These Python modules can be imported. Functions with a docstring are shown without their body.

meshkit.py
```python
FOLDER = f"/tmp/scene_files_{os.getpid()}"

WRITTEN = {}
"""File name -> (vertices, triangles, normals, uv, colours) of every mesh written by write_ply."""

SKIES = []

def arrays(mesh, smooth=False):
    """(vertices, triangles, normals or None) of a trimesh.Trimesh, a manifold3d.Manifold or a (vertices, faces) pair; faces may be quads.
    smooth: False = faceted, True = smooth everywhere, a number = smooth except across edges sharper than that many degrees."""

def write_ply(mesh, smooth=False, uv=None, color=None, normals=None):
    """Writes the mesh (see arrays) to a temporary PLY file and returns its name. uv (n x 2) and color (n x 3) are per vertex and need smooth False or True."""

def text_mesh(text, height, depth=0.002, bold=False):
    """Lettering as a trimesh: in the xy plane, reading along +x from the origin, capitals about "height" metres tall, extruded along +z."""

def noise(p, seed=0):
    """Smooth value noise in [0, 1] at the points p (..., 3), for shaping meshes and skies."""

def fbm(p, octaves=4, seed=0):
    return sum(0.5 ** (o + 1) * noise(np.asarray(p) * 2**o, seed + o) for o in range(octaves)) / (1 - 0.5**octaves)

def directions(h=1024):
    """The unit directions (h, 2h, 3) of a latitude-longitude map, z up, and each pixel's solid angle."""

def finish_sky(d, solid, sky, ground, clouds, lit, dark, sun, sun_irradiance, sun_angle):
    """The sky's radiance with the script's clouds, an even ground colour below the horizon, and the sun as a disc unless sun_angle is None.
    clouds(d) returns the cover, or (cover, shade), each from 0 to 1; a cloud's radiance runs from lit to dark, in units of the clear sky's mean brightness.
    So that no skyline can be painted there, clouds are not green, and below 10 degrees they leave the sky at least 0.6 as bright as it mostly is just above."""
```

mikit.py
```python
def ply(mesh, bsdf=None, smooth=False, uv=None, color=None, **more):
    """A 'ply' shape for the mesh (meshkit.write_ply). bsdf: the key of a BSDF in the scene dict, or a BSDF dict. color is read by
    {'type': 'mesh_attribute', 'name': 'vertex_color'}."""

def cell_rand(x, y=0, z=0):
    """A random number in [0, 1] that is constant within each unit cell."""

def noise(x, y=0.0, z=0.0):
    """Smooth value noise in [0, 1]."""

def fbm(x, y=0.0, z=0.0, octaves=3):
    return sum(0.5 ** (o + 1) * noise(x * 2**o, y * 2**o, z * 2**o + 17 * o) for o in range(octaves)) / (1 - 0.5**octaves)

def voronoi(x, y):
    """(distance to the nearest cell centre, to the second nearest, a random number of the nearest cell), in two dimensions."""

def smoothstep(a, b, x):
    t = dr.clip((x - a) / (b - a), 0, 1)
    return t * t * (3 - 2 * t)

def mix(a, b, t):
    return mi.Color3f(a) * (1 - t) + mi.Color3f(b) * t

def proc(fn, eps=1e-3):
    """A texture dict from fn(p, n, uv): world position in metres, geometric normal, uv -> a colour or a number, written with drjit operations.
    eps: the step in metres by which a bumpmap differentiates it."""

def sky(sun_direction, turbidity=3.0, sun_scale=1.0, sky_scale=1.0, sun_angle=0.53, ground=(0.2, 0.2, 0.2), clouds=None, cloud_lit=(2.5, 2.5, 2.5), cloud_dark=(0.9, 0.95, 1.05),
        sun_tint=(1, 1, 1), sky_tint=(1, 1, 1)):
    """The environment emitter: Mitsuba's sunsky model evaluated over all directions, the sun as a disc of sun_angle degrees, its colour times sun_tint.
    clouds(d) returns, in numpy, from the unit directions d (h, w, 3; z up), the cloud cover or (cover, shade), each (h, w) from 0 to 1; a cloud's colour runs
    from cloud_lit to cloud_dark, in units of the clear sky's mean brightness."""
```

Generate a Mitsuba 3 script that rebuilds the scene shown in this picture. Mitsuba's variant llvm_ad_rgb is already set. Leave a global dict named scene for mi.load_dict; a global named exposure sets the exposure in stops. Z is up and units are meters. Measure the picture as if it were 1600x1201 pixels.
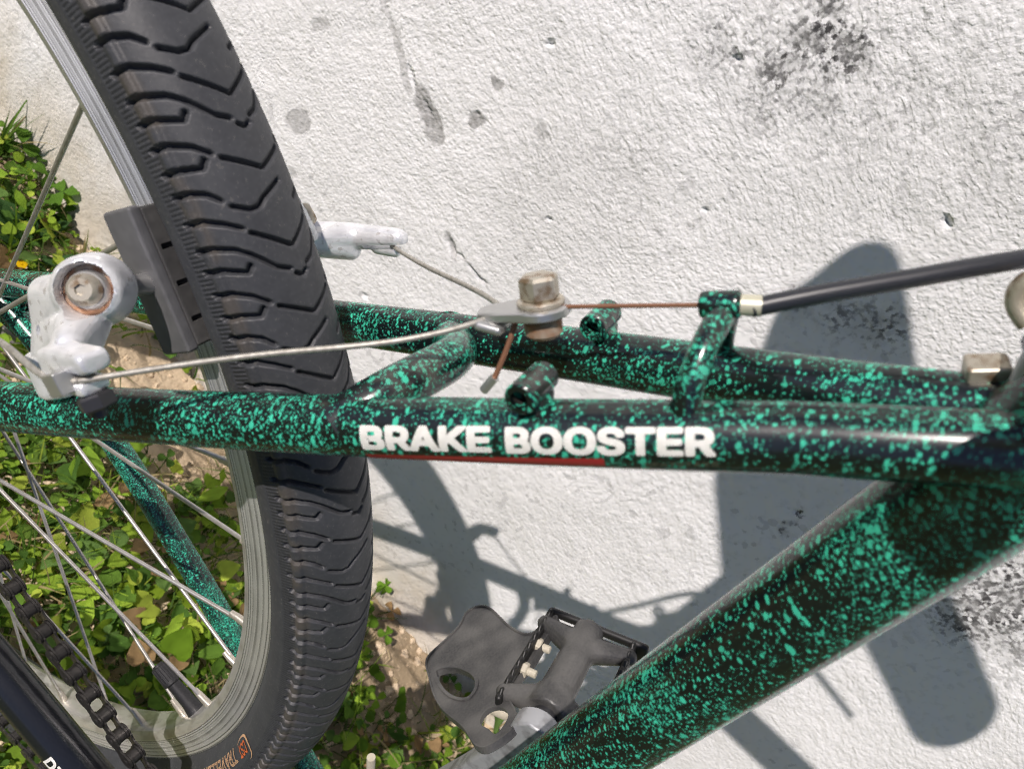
import math, random
import numpy as np, trimesh, manifold3d as m3
import drjit as dr, mitsuba as mi, mikit, meshkit
from shapely.geometry import Polygon, Point, box as sbox
from shapely.ops import unary_union
from shapely import affinity
from mikit import proc, noise, fbm, cell_rand, smoothstep, mix, voronoi

T4 = mi.ScalarTransform4f
rng = np.random.default_rng(7)
A3 = lambda *x: np.array(x, float)

# ---------------------------------------------------------------- camera, sky, exposure
# world: x along the bicycle (forward), y towards the wall, z up; the rear axle is the origin
CAM = A3(.21288, -.15443, .43363)
CAM_R = np.array([[.62169188, .45237664, .63941738], [.7811484, -.41802255, -.46375027], [.0575011, .78778964, -.61325452]])
FOV = 71.56
scene = {'type': 'scene'}
labels = {}
scene['camera'] = {'type': 'thinlens', 'fov': FOV, 'fov_axis': 'x', 'near_clip': .01, 'far_clip': 500.0,
                   'aperture_radius': .00070, 'focus_distance': .33,
                   'to_world': T4().look_at(origin=CAM.tolist(), target=(CAM + CAM_R[2]).tolist(), up=(-CAM_R[1]).tolist())}
SUN = A3(-.4008, -.5735, .7145)
scene['sky'] = mikit.sky(SUN.tolist(), turbidity=3, sun_scale=1.0, sky_scale=.45, sky_tint=(1.10, 1.0, 1.22), ground=(.16, .17, .10), sun_tint=(.89, .99, 1.26))
exposure = 1.72

WALL_Y, GROUND_Z = .3546, -.325
BETA = math.radians(53.8641)
E_ = A3(math.cos(BETA), 0, math.sin(BETA)); N_ = A3(-math.sin(BETA), 0, math.cos(BETA))
SN = lambda s, y, n: E_ * s + N_ * n + A3(0, y, 0)          # frame of the seatstays: along, across, out of their plane

# ---------------------------------------------------------------- materials
def ref(k): return {'type': 'ref', 'id': k}
def principled(color, rough=.5, metallic=0.0, **k):
    c = color if isinstance(color, dict) else {'type': 'rgb', 'value': list(map(float, color))}
    r = rough if isinstance(rough, dict) else float(rough)
    return {'type': 'twosided', 'b': {'type': 'principled', 'base_color': c, 'roughness': r, 'metallic': float(metallic), **k}}
def bumped(b, fn, scale, eps=3e-4):
    return {'type': 'twosided', 'b': {'type': 'bumpmap', 'tex': proc(fn, eps), 'scale': float(scale), 'inner': b['b'] if b.get('type') == 'twosided' else b}}

def spots(u, v, cell, lo, hi, prob, seed, stretch):
    """round and drawn-out paint drops: one per cell, of random size and place"""
    x, y = u / cell, v / cell
    out = mi.Float(0)
    for a in (-1, 0, 1):
        for b in (-1, 0, 1):
            cx, cy = dr.floor(x) + a, dr.floor(y) + b
            r1, r2, r3 = cell_rand(cx, cy, seed), cell_rand(cx, cy, seed + 1), cell_rand(cx, cy, seed + 2)
            dx, dy = x - cx - r1, y - cy - r2
            el = 1 + stretch * r1 * r1
            rad = lo + (hi - lo) * r3 * r3 * r3
            d = dr.sqrt(dr.square(dx) + dr.square(dy / el + .25 * dx * r1))
            out = dr.maximum(out, dr.select(r2 * 7.31 - dr.floor(r2 * 7.31) < prob, 1 - smoothstep(rad * .82, rad * 1.08, d), 0.0))
    return out
def splatter(u, v, base=(.0025, .0055, .0060), teal=(.045, .47, .31), dens=1.0):
    w = .0003
    uu = u + w * (noise(u * 1500, v * 1500, 1.5) - .5) * 2
    vv = v + w * (noise(u * 1500, v * 1500, 7.5) - .5) * 2
    big = smoothstep(.25, .75, fbm(u * 60, v * 60, 3.0, 2))
    m = spots(uu, vv, .0030, .05, .30, (.26 + .16 * big) * dens, 11, 1.3)
    m = dr.maximum(m, spots(uu + .013, vv + .007, .0017, .10, .42, (.20 + .36 * big) * dens, 31, .8))
    m = dr.maximum(m, spots(uu + .0213, vv + .0117, .00115, .10, .44, (.20 + .42 * big) * dens, 71, .5))
    m = dr.maximum(m, spots(u + .031, v + .017, .00075, .10, .44, (.20 + .55 * big) * dens, 51, .4))
    t = .75 + .5 * noise(u * 300, v * 300, 4)
    return mix(base, mi.Color3f(teal) * t, m * .96)
def dusty(c, p, n):
    return mix(c, (.20, .185, .16), .30 * smoothstep(.45, .95, n.z) * smoothstep(.35, .75, fbm(p.x * 220, p.y * 220, p.z * 220, 3)))
def paint_uv(p, n, uv): return dusty(splatter(uv.x, uv.y), p, n)
def paint_uv_dense(p, n, uv): return splatter(uv.x * 1.5, uv.y * 1.5, dens=1.4)
def orange_peel(p, n, uv): return fbm(p.x * 260, p.y * 260, p.z * 260, 2)
PAINT = dict(clearcoat=1.0, clearcoat_gloss=.97, specular=.45)
scene['paint'] = principled(proc(paint_uv), .20, **PAINT)
scene['paint_fine'] = principled(proc(paint_uv_dense), .24, **PAINT)
scene['black_tube'] = principled((.006, .007, .010), .22, clearcoat=1.0, clearcoat_gloss=.9)

def scratched(p, n, uv):
    return mix((.62, .63, .65), (.50, .50, .50), fbm(p.x * 400, p.y * 400, p.z * 400, 2))
def alloy_color(p, n, uv):
    c = mix((.86, .87, .89), (.70, .71, .73), smoothstep(.35, .75, fbm(p.x * 240, p.y * 240, p.z * 240, 3)))
    return mix(c, (.34, .31, .28), .6 * smoothstep(.62, .78, fbm(p.x * 420 + 3, p.y * 420, p.z * 420, 3)))
scene['cast_alloy'] = bumped(principled(proc(alloy_color), .32, .42, specular=.6), lambda p, n, uv: fbm(p.x * 1400, p.y * 1400, p.z * 1400, 2), .00012, 1e-4)
scene['crank_alloy'] = principled(proc(lambda p, n, uv: mix((.42, .43, .45), (.24, .24, .25), smoothstep(.4, .8, fbm(p.x * 160, p.y * 160, p.z * 160, 3)))), .45, .45)
def rim_color(p, n, uv):
    a = fbm(p.x * 90, p.y * 300, p.z * 90, 3)
    r = dr.sqrt(p.x * p.x + p.z * p.z)
    track = smoothstep(.2715, .2735, r)
    bed = mix((.64, .63, .60), (.47, .45, .41), smoothstep(.4, .75, a))
    side = mix((.70, .70, .70), (.24, .24, .235), smoothstep(.40, .80, noise(r * 1700, 1.0, 2.0) * .8 + .2 * a))
    return mix(bed, side, track)
scene['rim_alloy'] = principled(proc(rim_color), .33, .7)
scene['spoke_steel'] = principled(proc(lambda p, n, uv: mix((.62, .60, .57), (.42, .39, .35), fbm(p.x * 300, p.y * 300, p.z * 300, 2))), .35, .75)
scene['nipple_brass'] = principled((.60, .55, .47), .35, .7)
scene['cable_steel'] = principled(proc(lambda p, n, uv: mix((.52, .50, .45), (.30, .28, .24), noise(p.x * 900 + p.y * 500, p.y * 900, p.z * 900))), .45, .5)
scene['rusty_steel'] = principled(proc(lambda p, n, uv: mix((.30, .15, .08), (.40, .33, .26), smoothstep(.3, .75, fbm(p.x * 320, p.y * 320, p.z * 320, 3)))), .6, .25)
scene['rusty_wire'] = principled((.25, .12, .07), .6, .3)
scene['worn_bolt'] = principled(proc(lambda p, n, uv: mix((.50, .46, .38), (.26, .18, .11), smoothstep(.45, .75, fbm(p.x * 380, p.y * 380, p.z * 380, 3)))), .4, .55)
scene['dark_bolt'] = principled((.05, .05, .055), .4, .5)
scene['zinc_plate'] = principled((.55, .55, .54), .35, .8)
scene['hole_dark'] = principled((.006, .006, .006), .8)

def rubber_color(p, n, uv):
    """uv.x: angle round the wheel in degrees, uv.y: angle round the tyre section"""
    d = fbm(p.x * 120, p.y * 120, p.z * 120, 3)
    f = fbm(p.x * 900, p.y * 900, p.z * 900, 2)
    base = mix((.030, .0315, .036), (.060, .063, .070), .5 * d + .5 * f)
    a = dr.abs(uv.y)
    shoulder = smoothstep(54, 62, a) * (1 - smoothstep(70, 76, a)) * smoothstep(.40, .62, d)
    base = mix(base, (.13, .10, .065), shoulder * .28)
    rib = smoothstep(71, 73, a) * (1 - smoothstep(84, 86, a)) * smoothstep(.1, .9, .5 + .5 * dr.sin(uv.x * 2 * math.pi / .26))
    base = mix(base, (.012, .012, .013), rib * .5)
    scuff = smoothstep(.70, .80, noise(uv.x * 9, uv.y * 1.3, 3.0)) * smoothstep(.5, .8, f)
    return mix(base, (.16, .15, .13), scuff * .35)
def rubber_bump(p, n, uv):
    a = dr.abs(uv.y)
    rib = smoothstep(71, 73, a) * (1 - smoothstep(84, 86, a))
    return rib * (.5 + .5 * dr.sin(uv.x * 2 * math.pi / .26)) + .18 * fbm(p.x * 1500, p.y * 1500, p.z * 1500, 2)
scene['tyre_rubber'] = bumped(principled(proc(rubber_color), .52, specular=.42), rubber_bump, .00022, 1e-4)
scene['pad_rubber'] = principled(proc(lambda p, n, uv: mix((.030, .030, .031), (.085, .083, .08), fbm(p.x * 300, p.y * 300, p.z * 300, 3))), .7)
scene['pad_backing'] = principled(proc(lambda p, n, uv: mix((.075, .076, .08), (.13, .13, .135), fbm(p.x * 250, p.y * 250, p.z * 250, 3))), .55)
scene['valve_black'] = principled((.016, .016, .018), .5)
scene['housing_black'] = principled((.022, .024, .030), .38, specular=.5)
scene['ferrule_brass'] = principled((.62, .60, .46), .4, .4)
scene['chain_steel'] = principled(proc(lambda p, n, uv: mix((.020, .019, .019), (.070, .064, .060), fbm(p.x * 500, p.y * 500, p.z * 500, 3))), .36, .55, specular=.6)
scene['roller_steel'] = principled((.10, .10, .105), .3, .7)
scene['pedal_resin'] = principled(proc(lambda p, n, uv: mix(mix((.026, .027, .030), (.080, .079, .078), smoothstep(.3, .8, fbm(p.x * 60, p.y * 60, p.z * 60, 2))), (.20, .19, .17), .22 * fbm(p.x * 900, p.y * 900, p.z * 900, 2))), .42)
scene['pedal_black'] = principled((.012, .012, .012), .45)
scene['bolt_cream'] = principled((.48, .44, .35), .5)
scene['saddle_black'] = principled((.02, .02, .02), .6)
scene['letter_white'] = principled(proc(lambda p, n, uv: mix(mix((.80, .80, .76), (.66, .65, .60), fbm(p.x * 700, p.y * 700, p.z * 700, 2)), (.05, .09, .08), smoothstep(.80, .86, fbm(p.x * 800, p.y * 800, p.z * 800 + 5, 3)))), .42, clearcoat=.3)
scene['stripe_red'] = principled((.36, .018, .022), .4, clearcoat=.6)
scene['letter_olive'] = principled((.075, .085, .055), .5)
scene['letter_orange'] = principled((.55, .13, .04), .6)
scene['letter_tan'] = principled((.50, .31, .18), .6)

# wall: white painted plaster, dirty near the ground, with cement showing in the chips
CHIPS = [(x, z, a, b, w) for x, z, a, b, w in []]
def nz(x, y=0., z=0.): return noise(x, y, z)
# (x, z, radius along, radius across, tilt, how dark) of grey patches where the paint is gone
PATCHES = [(-.0518,.0327,.017,.011,.9,.75),(.0286,.1447,.017,.008,-.35,.95),(.0477,.1372,.013,.010,-.3,1.0),(.040,.141,.012,.009,-.4,1.0),
           (.0668,.1727,.008,.0065,.4,1.0),(.0595,.2038,.006,.005,.2,.9),(.1086,.2087,.008,.006,.3,.55),(-.0804,.1132,.010,.005,.9,.6),
           (-.0326,-.014,.010,.006,.9,.45),(-.0764,.0932,.005,.003,.9,.5),(.1225,.0793,.014,.0045,-.45,.75),(-.011,.1531,.030,.0045,-.48,.55),
           (-.0455,.172,.026,.003,-.5,.5),(.150,.082,.024,.0016,.0,.45)]
# black mould: (x, z, radius, strength)
MOULD = [(.1897,.3861,.024,1.15),(.1895,.3596,.022,.95),(.2069,.3917,.022,1.1),(.1806,.3963,.020,.8),(.155,.345,.030,.6),(.20,.345,.034,.55),(.215,.375,.055,.5),(.18,.38,.06,.45),
         (.3215,.2842,.015,.85),(.3662,.3176,.024,.75),(.345,.30,.022,.6),(.5895,.2773,.050,1.05),(.5984,.2499,.045,1.05),(.62,.29,.06,1.0),(.575,.235,.022,.7),
         (.4675,.183,.007,1.2),(.4789,.1634,.008,.9),(.473,.172,.006,.8),(.30,.44,.07,.35),(.165,.24,.06,.25),(.13,.20,.04,.28),(.25,.40,.06,.35),(.56,.20,.05,.3)]
def wall_masks(x, z):
    wx = x + .010 * (fbm(x * 90, z * 90, 2.0, 3) - .5); wz = z + .010 * (fbm(x * 90, z * 90, 9.0, 3) - .5)
    patch = mi.Float(0)
    for cx, cz, a, b, t, k in PATCHES:
        c, s = math.cos(t), math.sin(t)
        dx, dz = wx - cx, wz - cz
        d = dr.sqrt(dr.square((dx * c + dz * s) / a) + dr.square((dz * c - dx * s) / b))
        patch = dr.maximum(patch, k * (1 - smoothstep(.75, 1.1, d)))
    mould = mi.Float(0)
    for cx, cz, r, k in MOULD:
        d = dr.sqrt(dr.square(wx - cx) + dr.square(wz - cz)) / r
        mould = dr.maximum(mould, k * (1 - smoothstep(.1, 1.25, d)))
    return patch, mould
def wall_color(p, n, uv):
    x, z = p.x, p.z
    patch, mould = wall_masks(x, z)
    big = fbm(x * 6, z * 6, 4.0, 3)
    fine = fbm(x * 260, z * 260, 1.0, 3)
    c = mix((.86, .86, .86), (.78, .78, .775), smoothstep(.35, .75, big))
    c = mix(c, (.62, .62, .61), smoothstep(.55, .80, fine) * .30)
    speck = smoothstep(.70, .78, fbm(x * 150, z * 150, 5.0, 2)) * smoothstep(.45, .6, fbm(x * 14, z * 14, 6.0, 2))
    c = mix(c, (.25, .25, .25), speck * .30)
    c = mix(c, (.30, .295, .285), patch * (.55 + .45 * fine))
    pits = smoothstep(.44, .72, fbm(x * 380, z * 380, 8.0, 4) * .80 + mould * .20)
    c = mix(c, (.060, .058, .060), dr.clip(mould * 1.25, 0, 1) * pits)
    c = mix(c, (.34, .34, .335), dr.clip(mould, 0, 1) * .55 * smoothstep(.3, .7, fbm(x * 120, z * 120, 3.0, 3)))
    # splash of earth above the ground
    h = z - (-.325) + .09 * (fbm(x * 18, 3.0, 1.0, 3) - .5)
    dirt = (1 - smoothstep(.03, .19, h)) * (.55 + .45 * fbm(x * 60, z * 60, 3.0, 3))
    c = mix(c, (.56, .49, .37), dirt * .9)
    c = mix(c, (.26, .22, .16), (1 - smoothstep(.0, .05, h)) * .6 * fine)
    return c
def wall_height(p, n, uv):
    x, z = p.x, p.z
    # trowel strokes: short crumbly ridges, their direction turning over the wall
    c, s = math.cos(-.5), math.sin(-.5)
    x, z = x + .030 * (fbm(x * 7, z * 7, 2.0, 2) - .5), z + .030 * (fbm(x * 7, z * 7, 12.0, 2) - .5)
    wob = .0030 * (fbm(x * 130, z * 130, 3.0, 2) - .5)
    a, b = x * c + z * s + wob, z * c - x * s + wob
    ridge = smoothstep(.28, .72, fbm(a * 290, b * 520, 1.0, 3))
    grain = smoothstep(.25, .75, fbm(x * 500, z * 500, 5.0, 3))
    coarse = smoothstep(.35, .65, fbm(x * 4.5 + 3, z * 4.5, 11.0, 2))
    return ridge * (.75 - .35 * coarse) + grain * (.35 + .45 * coarse)
scene['plaster'] = bumped(principled(proc(wall_color), .75, specular=.3), wall_height, .00060, 1.6e-4)

def soil_color(p, n, uv):
    x, y = p.x, p.y
    big = fbm(x * 9, y * 9, 2.0, 3); f = fbm(x * 220, y * 220, p.z * 220, 3)
    bare = dr.maximum(1 - smoothstep(.06, .15, dr.sqrt(dr.square(x + .0) + dr.square(y - .20))), 0.0)
    c = mix((.56, .44, .30), (.74, .60, .43), f)
    humus = smoothstep(.40, .60, big) * (1 - bare)
    c = mix(c, (.22, .165, .10), humus * .75 * smoothstep(.3, .6, f + .15))
    lawn = mix((.030, .060, .015), (.075, .12, .03), fbm(x * 40, y * 40, 5.0, 3))
    far = dr.maximum(smoothstep(.22, .40, -y + .05 * big), smoothstep(.65, .95, dr.abs(x)))
    return mix(c, lawn, far * .9)
scene['soil'] = bumped(principled(proc(soil_color), .95, specular=.15), lambda p, n, uv: fbm(p.x * 300, p.y * 300, 2.0, 4), .0025, 4e-4)
scene['clod'] = principled(proc(lambda p, n, uv: mix((.54, .42, .29), (.74, .60, .43), fbm(p.x * 300, p.y * 300, p.z * 300, 3))), .95, specular=.15)
def leafy(base, trans):
    return {'type': 'principledthin', 'base_color': {'type': 'mesh_attribute', 'name': 'vertex_color'}, 'roughness': .42, 'diff_trans': float(trans), 'spec_trans': 0.0, 'eta': 1.4}
scene['leaf'] = leafy(None, .75)
scene['dry_stalk'] = principled((.55, .44, .26), .8)
scene['stone_grey'] = principled(proc(lambda p, n, uv: mix((.17, .155, .15), (.30, .28, .27), fbm(p.x * 200, p.y * 200, p.z * 200, 3))), .8)
scene['petal'] = {'type': 'principledthin', 'base_color': {'type': 'rgb', 'value': [.78, .50, .01]}, 'roughness': .5, 'diff_trans': .6}

# ---------------------------------------------------------------- helpers
def shape(mesh, mat, smooth=False, uv=None, color=None, normals=None):
    if normals is not None:
        return {'type': 'ply', 'filename': meshkit.write_ply(mesh, False, uv, color, normals), 'face_normals': False, 'bsdf': ref(mat)}
    return mikit.ply(mesh, mat, smooth=smooth, uv=uv, color=color)
def free(key):
    if key not in scene: return key
    i = 1
    while f'{key}_{i:03d}' in scene: i += 1
    return f'{key}_{i:03d}'
def part(key, mesh, mat, smooth=40, label=None, **k):
    key = free(key)
    if k.get('uv') is not None or k.get('color') is not None or k.get('normals') is not None: smooth = True
    scene[key] = shape(mesh, mat, smooth, **k)
    if label: labels[key] = {'label': label}
    return key
def tag(key, label=None, category=None, group=None, kind=None):
    labels[key] = {k: v for k, v in dict(label=label, category=category, group=group, kind=kind).items() if v}
def unit(v): v = np.asarray(v, float); return v / np.linalg.norm(v)
def spline(pts, n=40):
    pts = np.asarray(pts, float)
    if len(pts) == 2: return pts[0] + (pts[1] - pts[0]) * np.linspace(0, 1, n)[:, None]
    from scipy.interpolate import CubicSpline
    d = np.r_[0, np.cumsum(np.linalg.norm(np.diff(pts, axis=0), axis=1))]
    return CubicSpline(d, pts, bc_type='natural')(np.linspace(0, d[-1], n))
def frames(P):
    t = np.gradient(P, axis=0); t /= np.linalg.norm(t, axis=1)[:, None]
    a = np.zeros_like(P); r = A3(0, 1, 0) if abs(t[0] @ A3(0, 1, 0)) < .9 else A3(0, 0, 1)
    for i in range(len(P)):
        r = r - (r @ t[i]) * t[i]; r /= np.linalg.norm(r); a[i] = r
    return t, a, np.cross(t, a)
def sweep(P, r, sides=24, caps=True, phase=0.0, u0=0.0, squash=1.0):
    """tube along P; returns mesh tuple, normals, uv (metres); the seam is at the angle phase"""
    P = np.asarray(P, float); r = np.broadcast_to(np.asarray(r, float), (len(P),)); t, a, b = frames(P)
    ang = np.linspace(0, 2 * np.pi, sides + 1) + phase
    ca, sa = np.cos(ang), np.sin(ang)
    nrm = ca[None, :, None] * a[:, None] + sa[None, :, None] * b[:, None]
    V = P[:, None] + r[:, None, None] * (ca[None, :, None] * a[:, None] + squash * sa[None, :, None] * b[:, None])
    L = np.r_[0, np.cumsum(np.linalg.norm(np.diff(P, axis=0), axis=1))] + u0
    uv = np.stack(np.broadcast_arrays(L[:, None], (ang - phase)[None] * r.mean()), -1)
    n = sides + 1
    i, j = np.meshgrid(np.arange(len(P) - 1), np.arange(sides), indexing='ij')
    q = np.stack([i * n + j, i * n + j + 1, (i + 1) * n + j + 1, (i + 1) * n + j], -1).reshape(-1, 4)
    F = np.vstack([q[:, [0, 1, 2]], q[:, [0, 2, 3]]])
    V, N, U = V.reshape(-1, 3), nrm.reshape(-1, 3), uv.reshape(-1, 2)
    if caps:
        for e, sg in ((0, -1), (len(P) - 1, 1)):
            ring = V[e * n:(e + 1) * n]; o = len(V)
            V = np.vstack([V, ring, P[e][None]]); N = np.vstack([N, np.tile(sg * t[e], (n + 1, 1))]); U = np.vstack([U, np.tile(U[e * n], (n + 1, 1))])
            k = np.arange(sides); f = np.stack([o + k, o + k + 1, np.full(sides, o + n)], -1)
            F = np.vstack([F, f[:, ::-1] if sg < 0 else f])
    return (V, F), N, U
def tube(key, P, r, mat, sides=24, caps=True, label=None, **k):
    m, N, U = sweep(P, r, sides, caps, **k)
    return part(key, m, mat, normals=N, uv=U, label=label)
def flare(n, r, k=.45, w=.07):
    t = np.linspace(0, 1, n); d = np.minimum(t, 1 - t); return r * (1 + k * np.clip(1 - d / w, 0, 1) ** 2)
def ball(c, r, sub=2):
    s = trimesh.creation.icosphere(sub, r); return s.vertices + np.asarray(c)
def hullv(pts): return m3.Manifold.hull_points(np.ascontiguousarray(np.vstack(pts), dtype=np.float64))
def bone(a, ra, b, rb): return hullv([ball(a, ra), ball(b, rb)])
def cyl(a, b, r, r2=None, sides=28, bevel=0.0):
    a, b = np.asarray(a, float), np.asarray(b, float); t = unit(b - a); r2 = r if r2 is None else r2
    x = unit(np.cross(t, [0.31, .92, .17])); y = np.cross(t, x); an = np.arange(sides) * 2 * np.pi / sides
    ring = np.cos(an)[:, None] * x + np.sin(an)[:, None] * y
    if bevel: pts = [a + ring * (r - bevel), a + t * bevel + ring * r, b - t * bevel + ring * r2, b + ring * (r2 - bevel)]
    else: pts = [a + ring * r, b + ring * r2]
    return hullv(pts)
def hexbolt(c, axis, r, h, bevel=.0006): return cyl(c, np.asarray(c) + unit(axis) * h, r, sides=6, bevel=bevel)
def rbox(c, ax, half, bev=.001):
    """box with rounded edges: centre, three axes (rows), half sizes"""
    c, ax, half = np.asarray(c, float), np.asarray(ax, float), np.asarray(half, float) - bev
    pts = [ball(c + (np.array(s) * half) @ ax, bev, 1) for s in np.ndindex(2, 2, 2) for s in [tuple(2 * k - 1 for k in s)]]
    return hullv(pts)
def tm(m):
    if hasattr(m, 'to_mesh'):
        g = m.to_mesh(); return trimesh.Trimesh(g.vert_properties[:, :3], g.tri_verts, process=True)
    return m
def soft(man, edge=.0015, it=12):
    g = tm(man.refine_to_length(edge)); trimesh.smoothing.filter_taubin(g, iterations=it); return g
def join(*ms): return trimesh.util.concatenate([tm(m) for m in ms])
def autouv(g):
    v = np.asarray(g.vertices); return np.stack([v @ E_, v[:, 1] + .8 * (v @ N_)], -1)
def painted(key, man, edge=.0015, it=8, mat='paint', label=None):
    g = soft(man, edge, it); return part(key, g, mat, smooth=True, uv=autouv(g), label=label)
def glyphs(text, height, width=None, bolder=0.0):
    """lettering as shapely polygons with capitals of the given height, from the origin, stretched to width"""
    m = meshkit.text_mesh(text, height, .001, bold=True)
    top = m.faces[m.triangles_center[:, 2] > .00099]
    g = unary_union([Polygon(m.vertices[f][:, :2]) for f in top]).buffer(1e-6)
    if bolder: g = g.buffer(bolder, join_style=2, mitre_limit=2)
    x0, y0, x1, y1 = g.bounds
    g = affinity.translate(g, -x0, -y0)
    return affinity.scale(g, (width / (x1 - x0)) if width else height / (y1 - y0), height / (y1 - y0), origin=(0, 0))
def flat(poly, edge):
    out = []
    for g in getattr(poly, 'geoms', [poly]):
        v, f = trimesh.creation.triangulate_polygon(g, engine='earcut')
        v = np.c_[v, np.zeros(len(v))]
        v, f = trimesh.remesh.subdivide_to_size(v, f, edge, max_iter=12)
        out.append(trimesh.Trimesh(v, f, process=True))
    return trimesh.util.concatenate(out)

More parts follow.
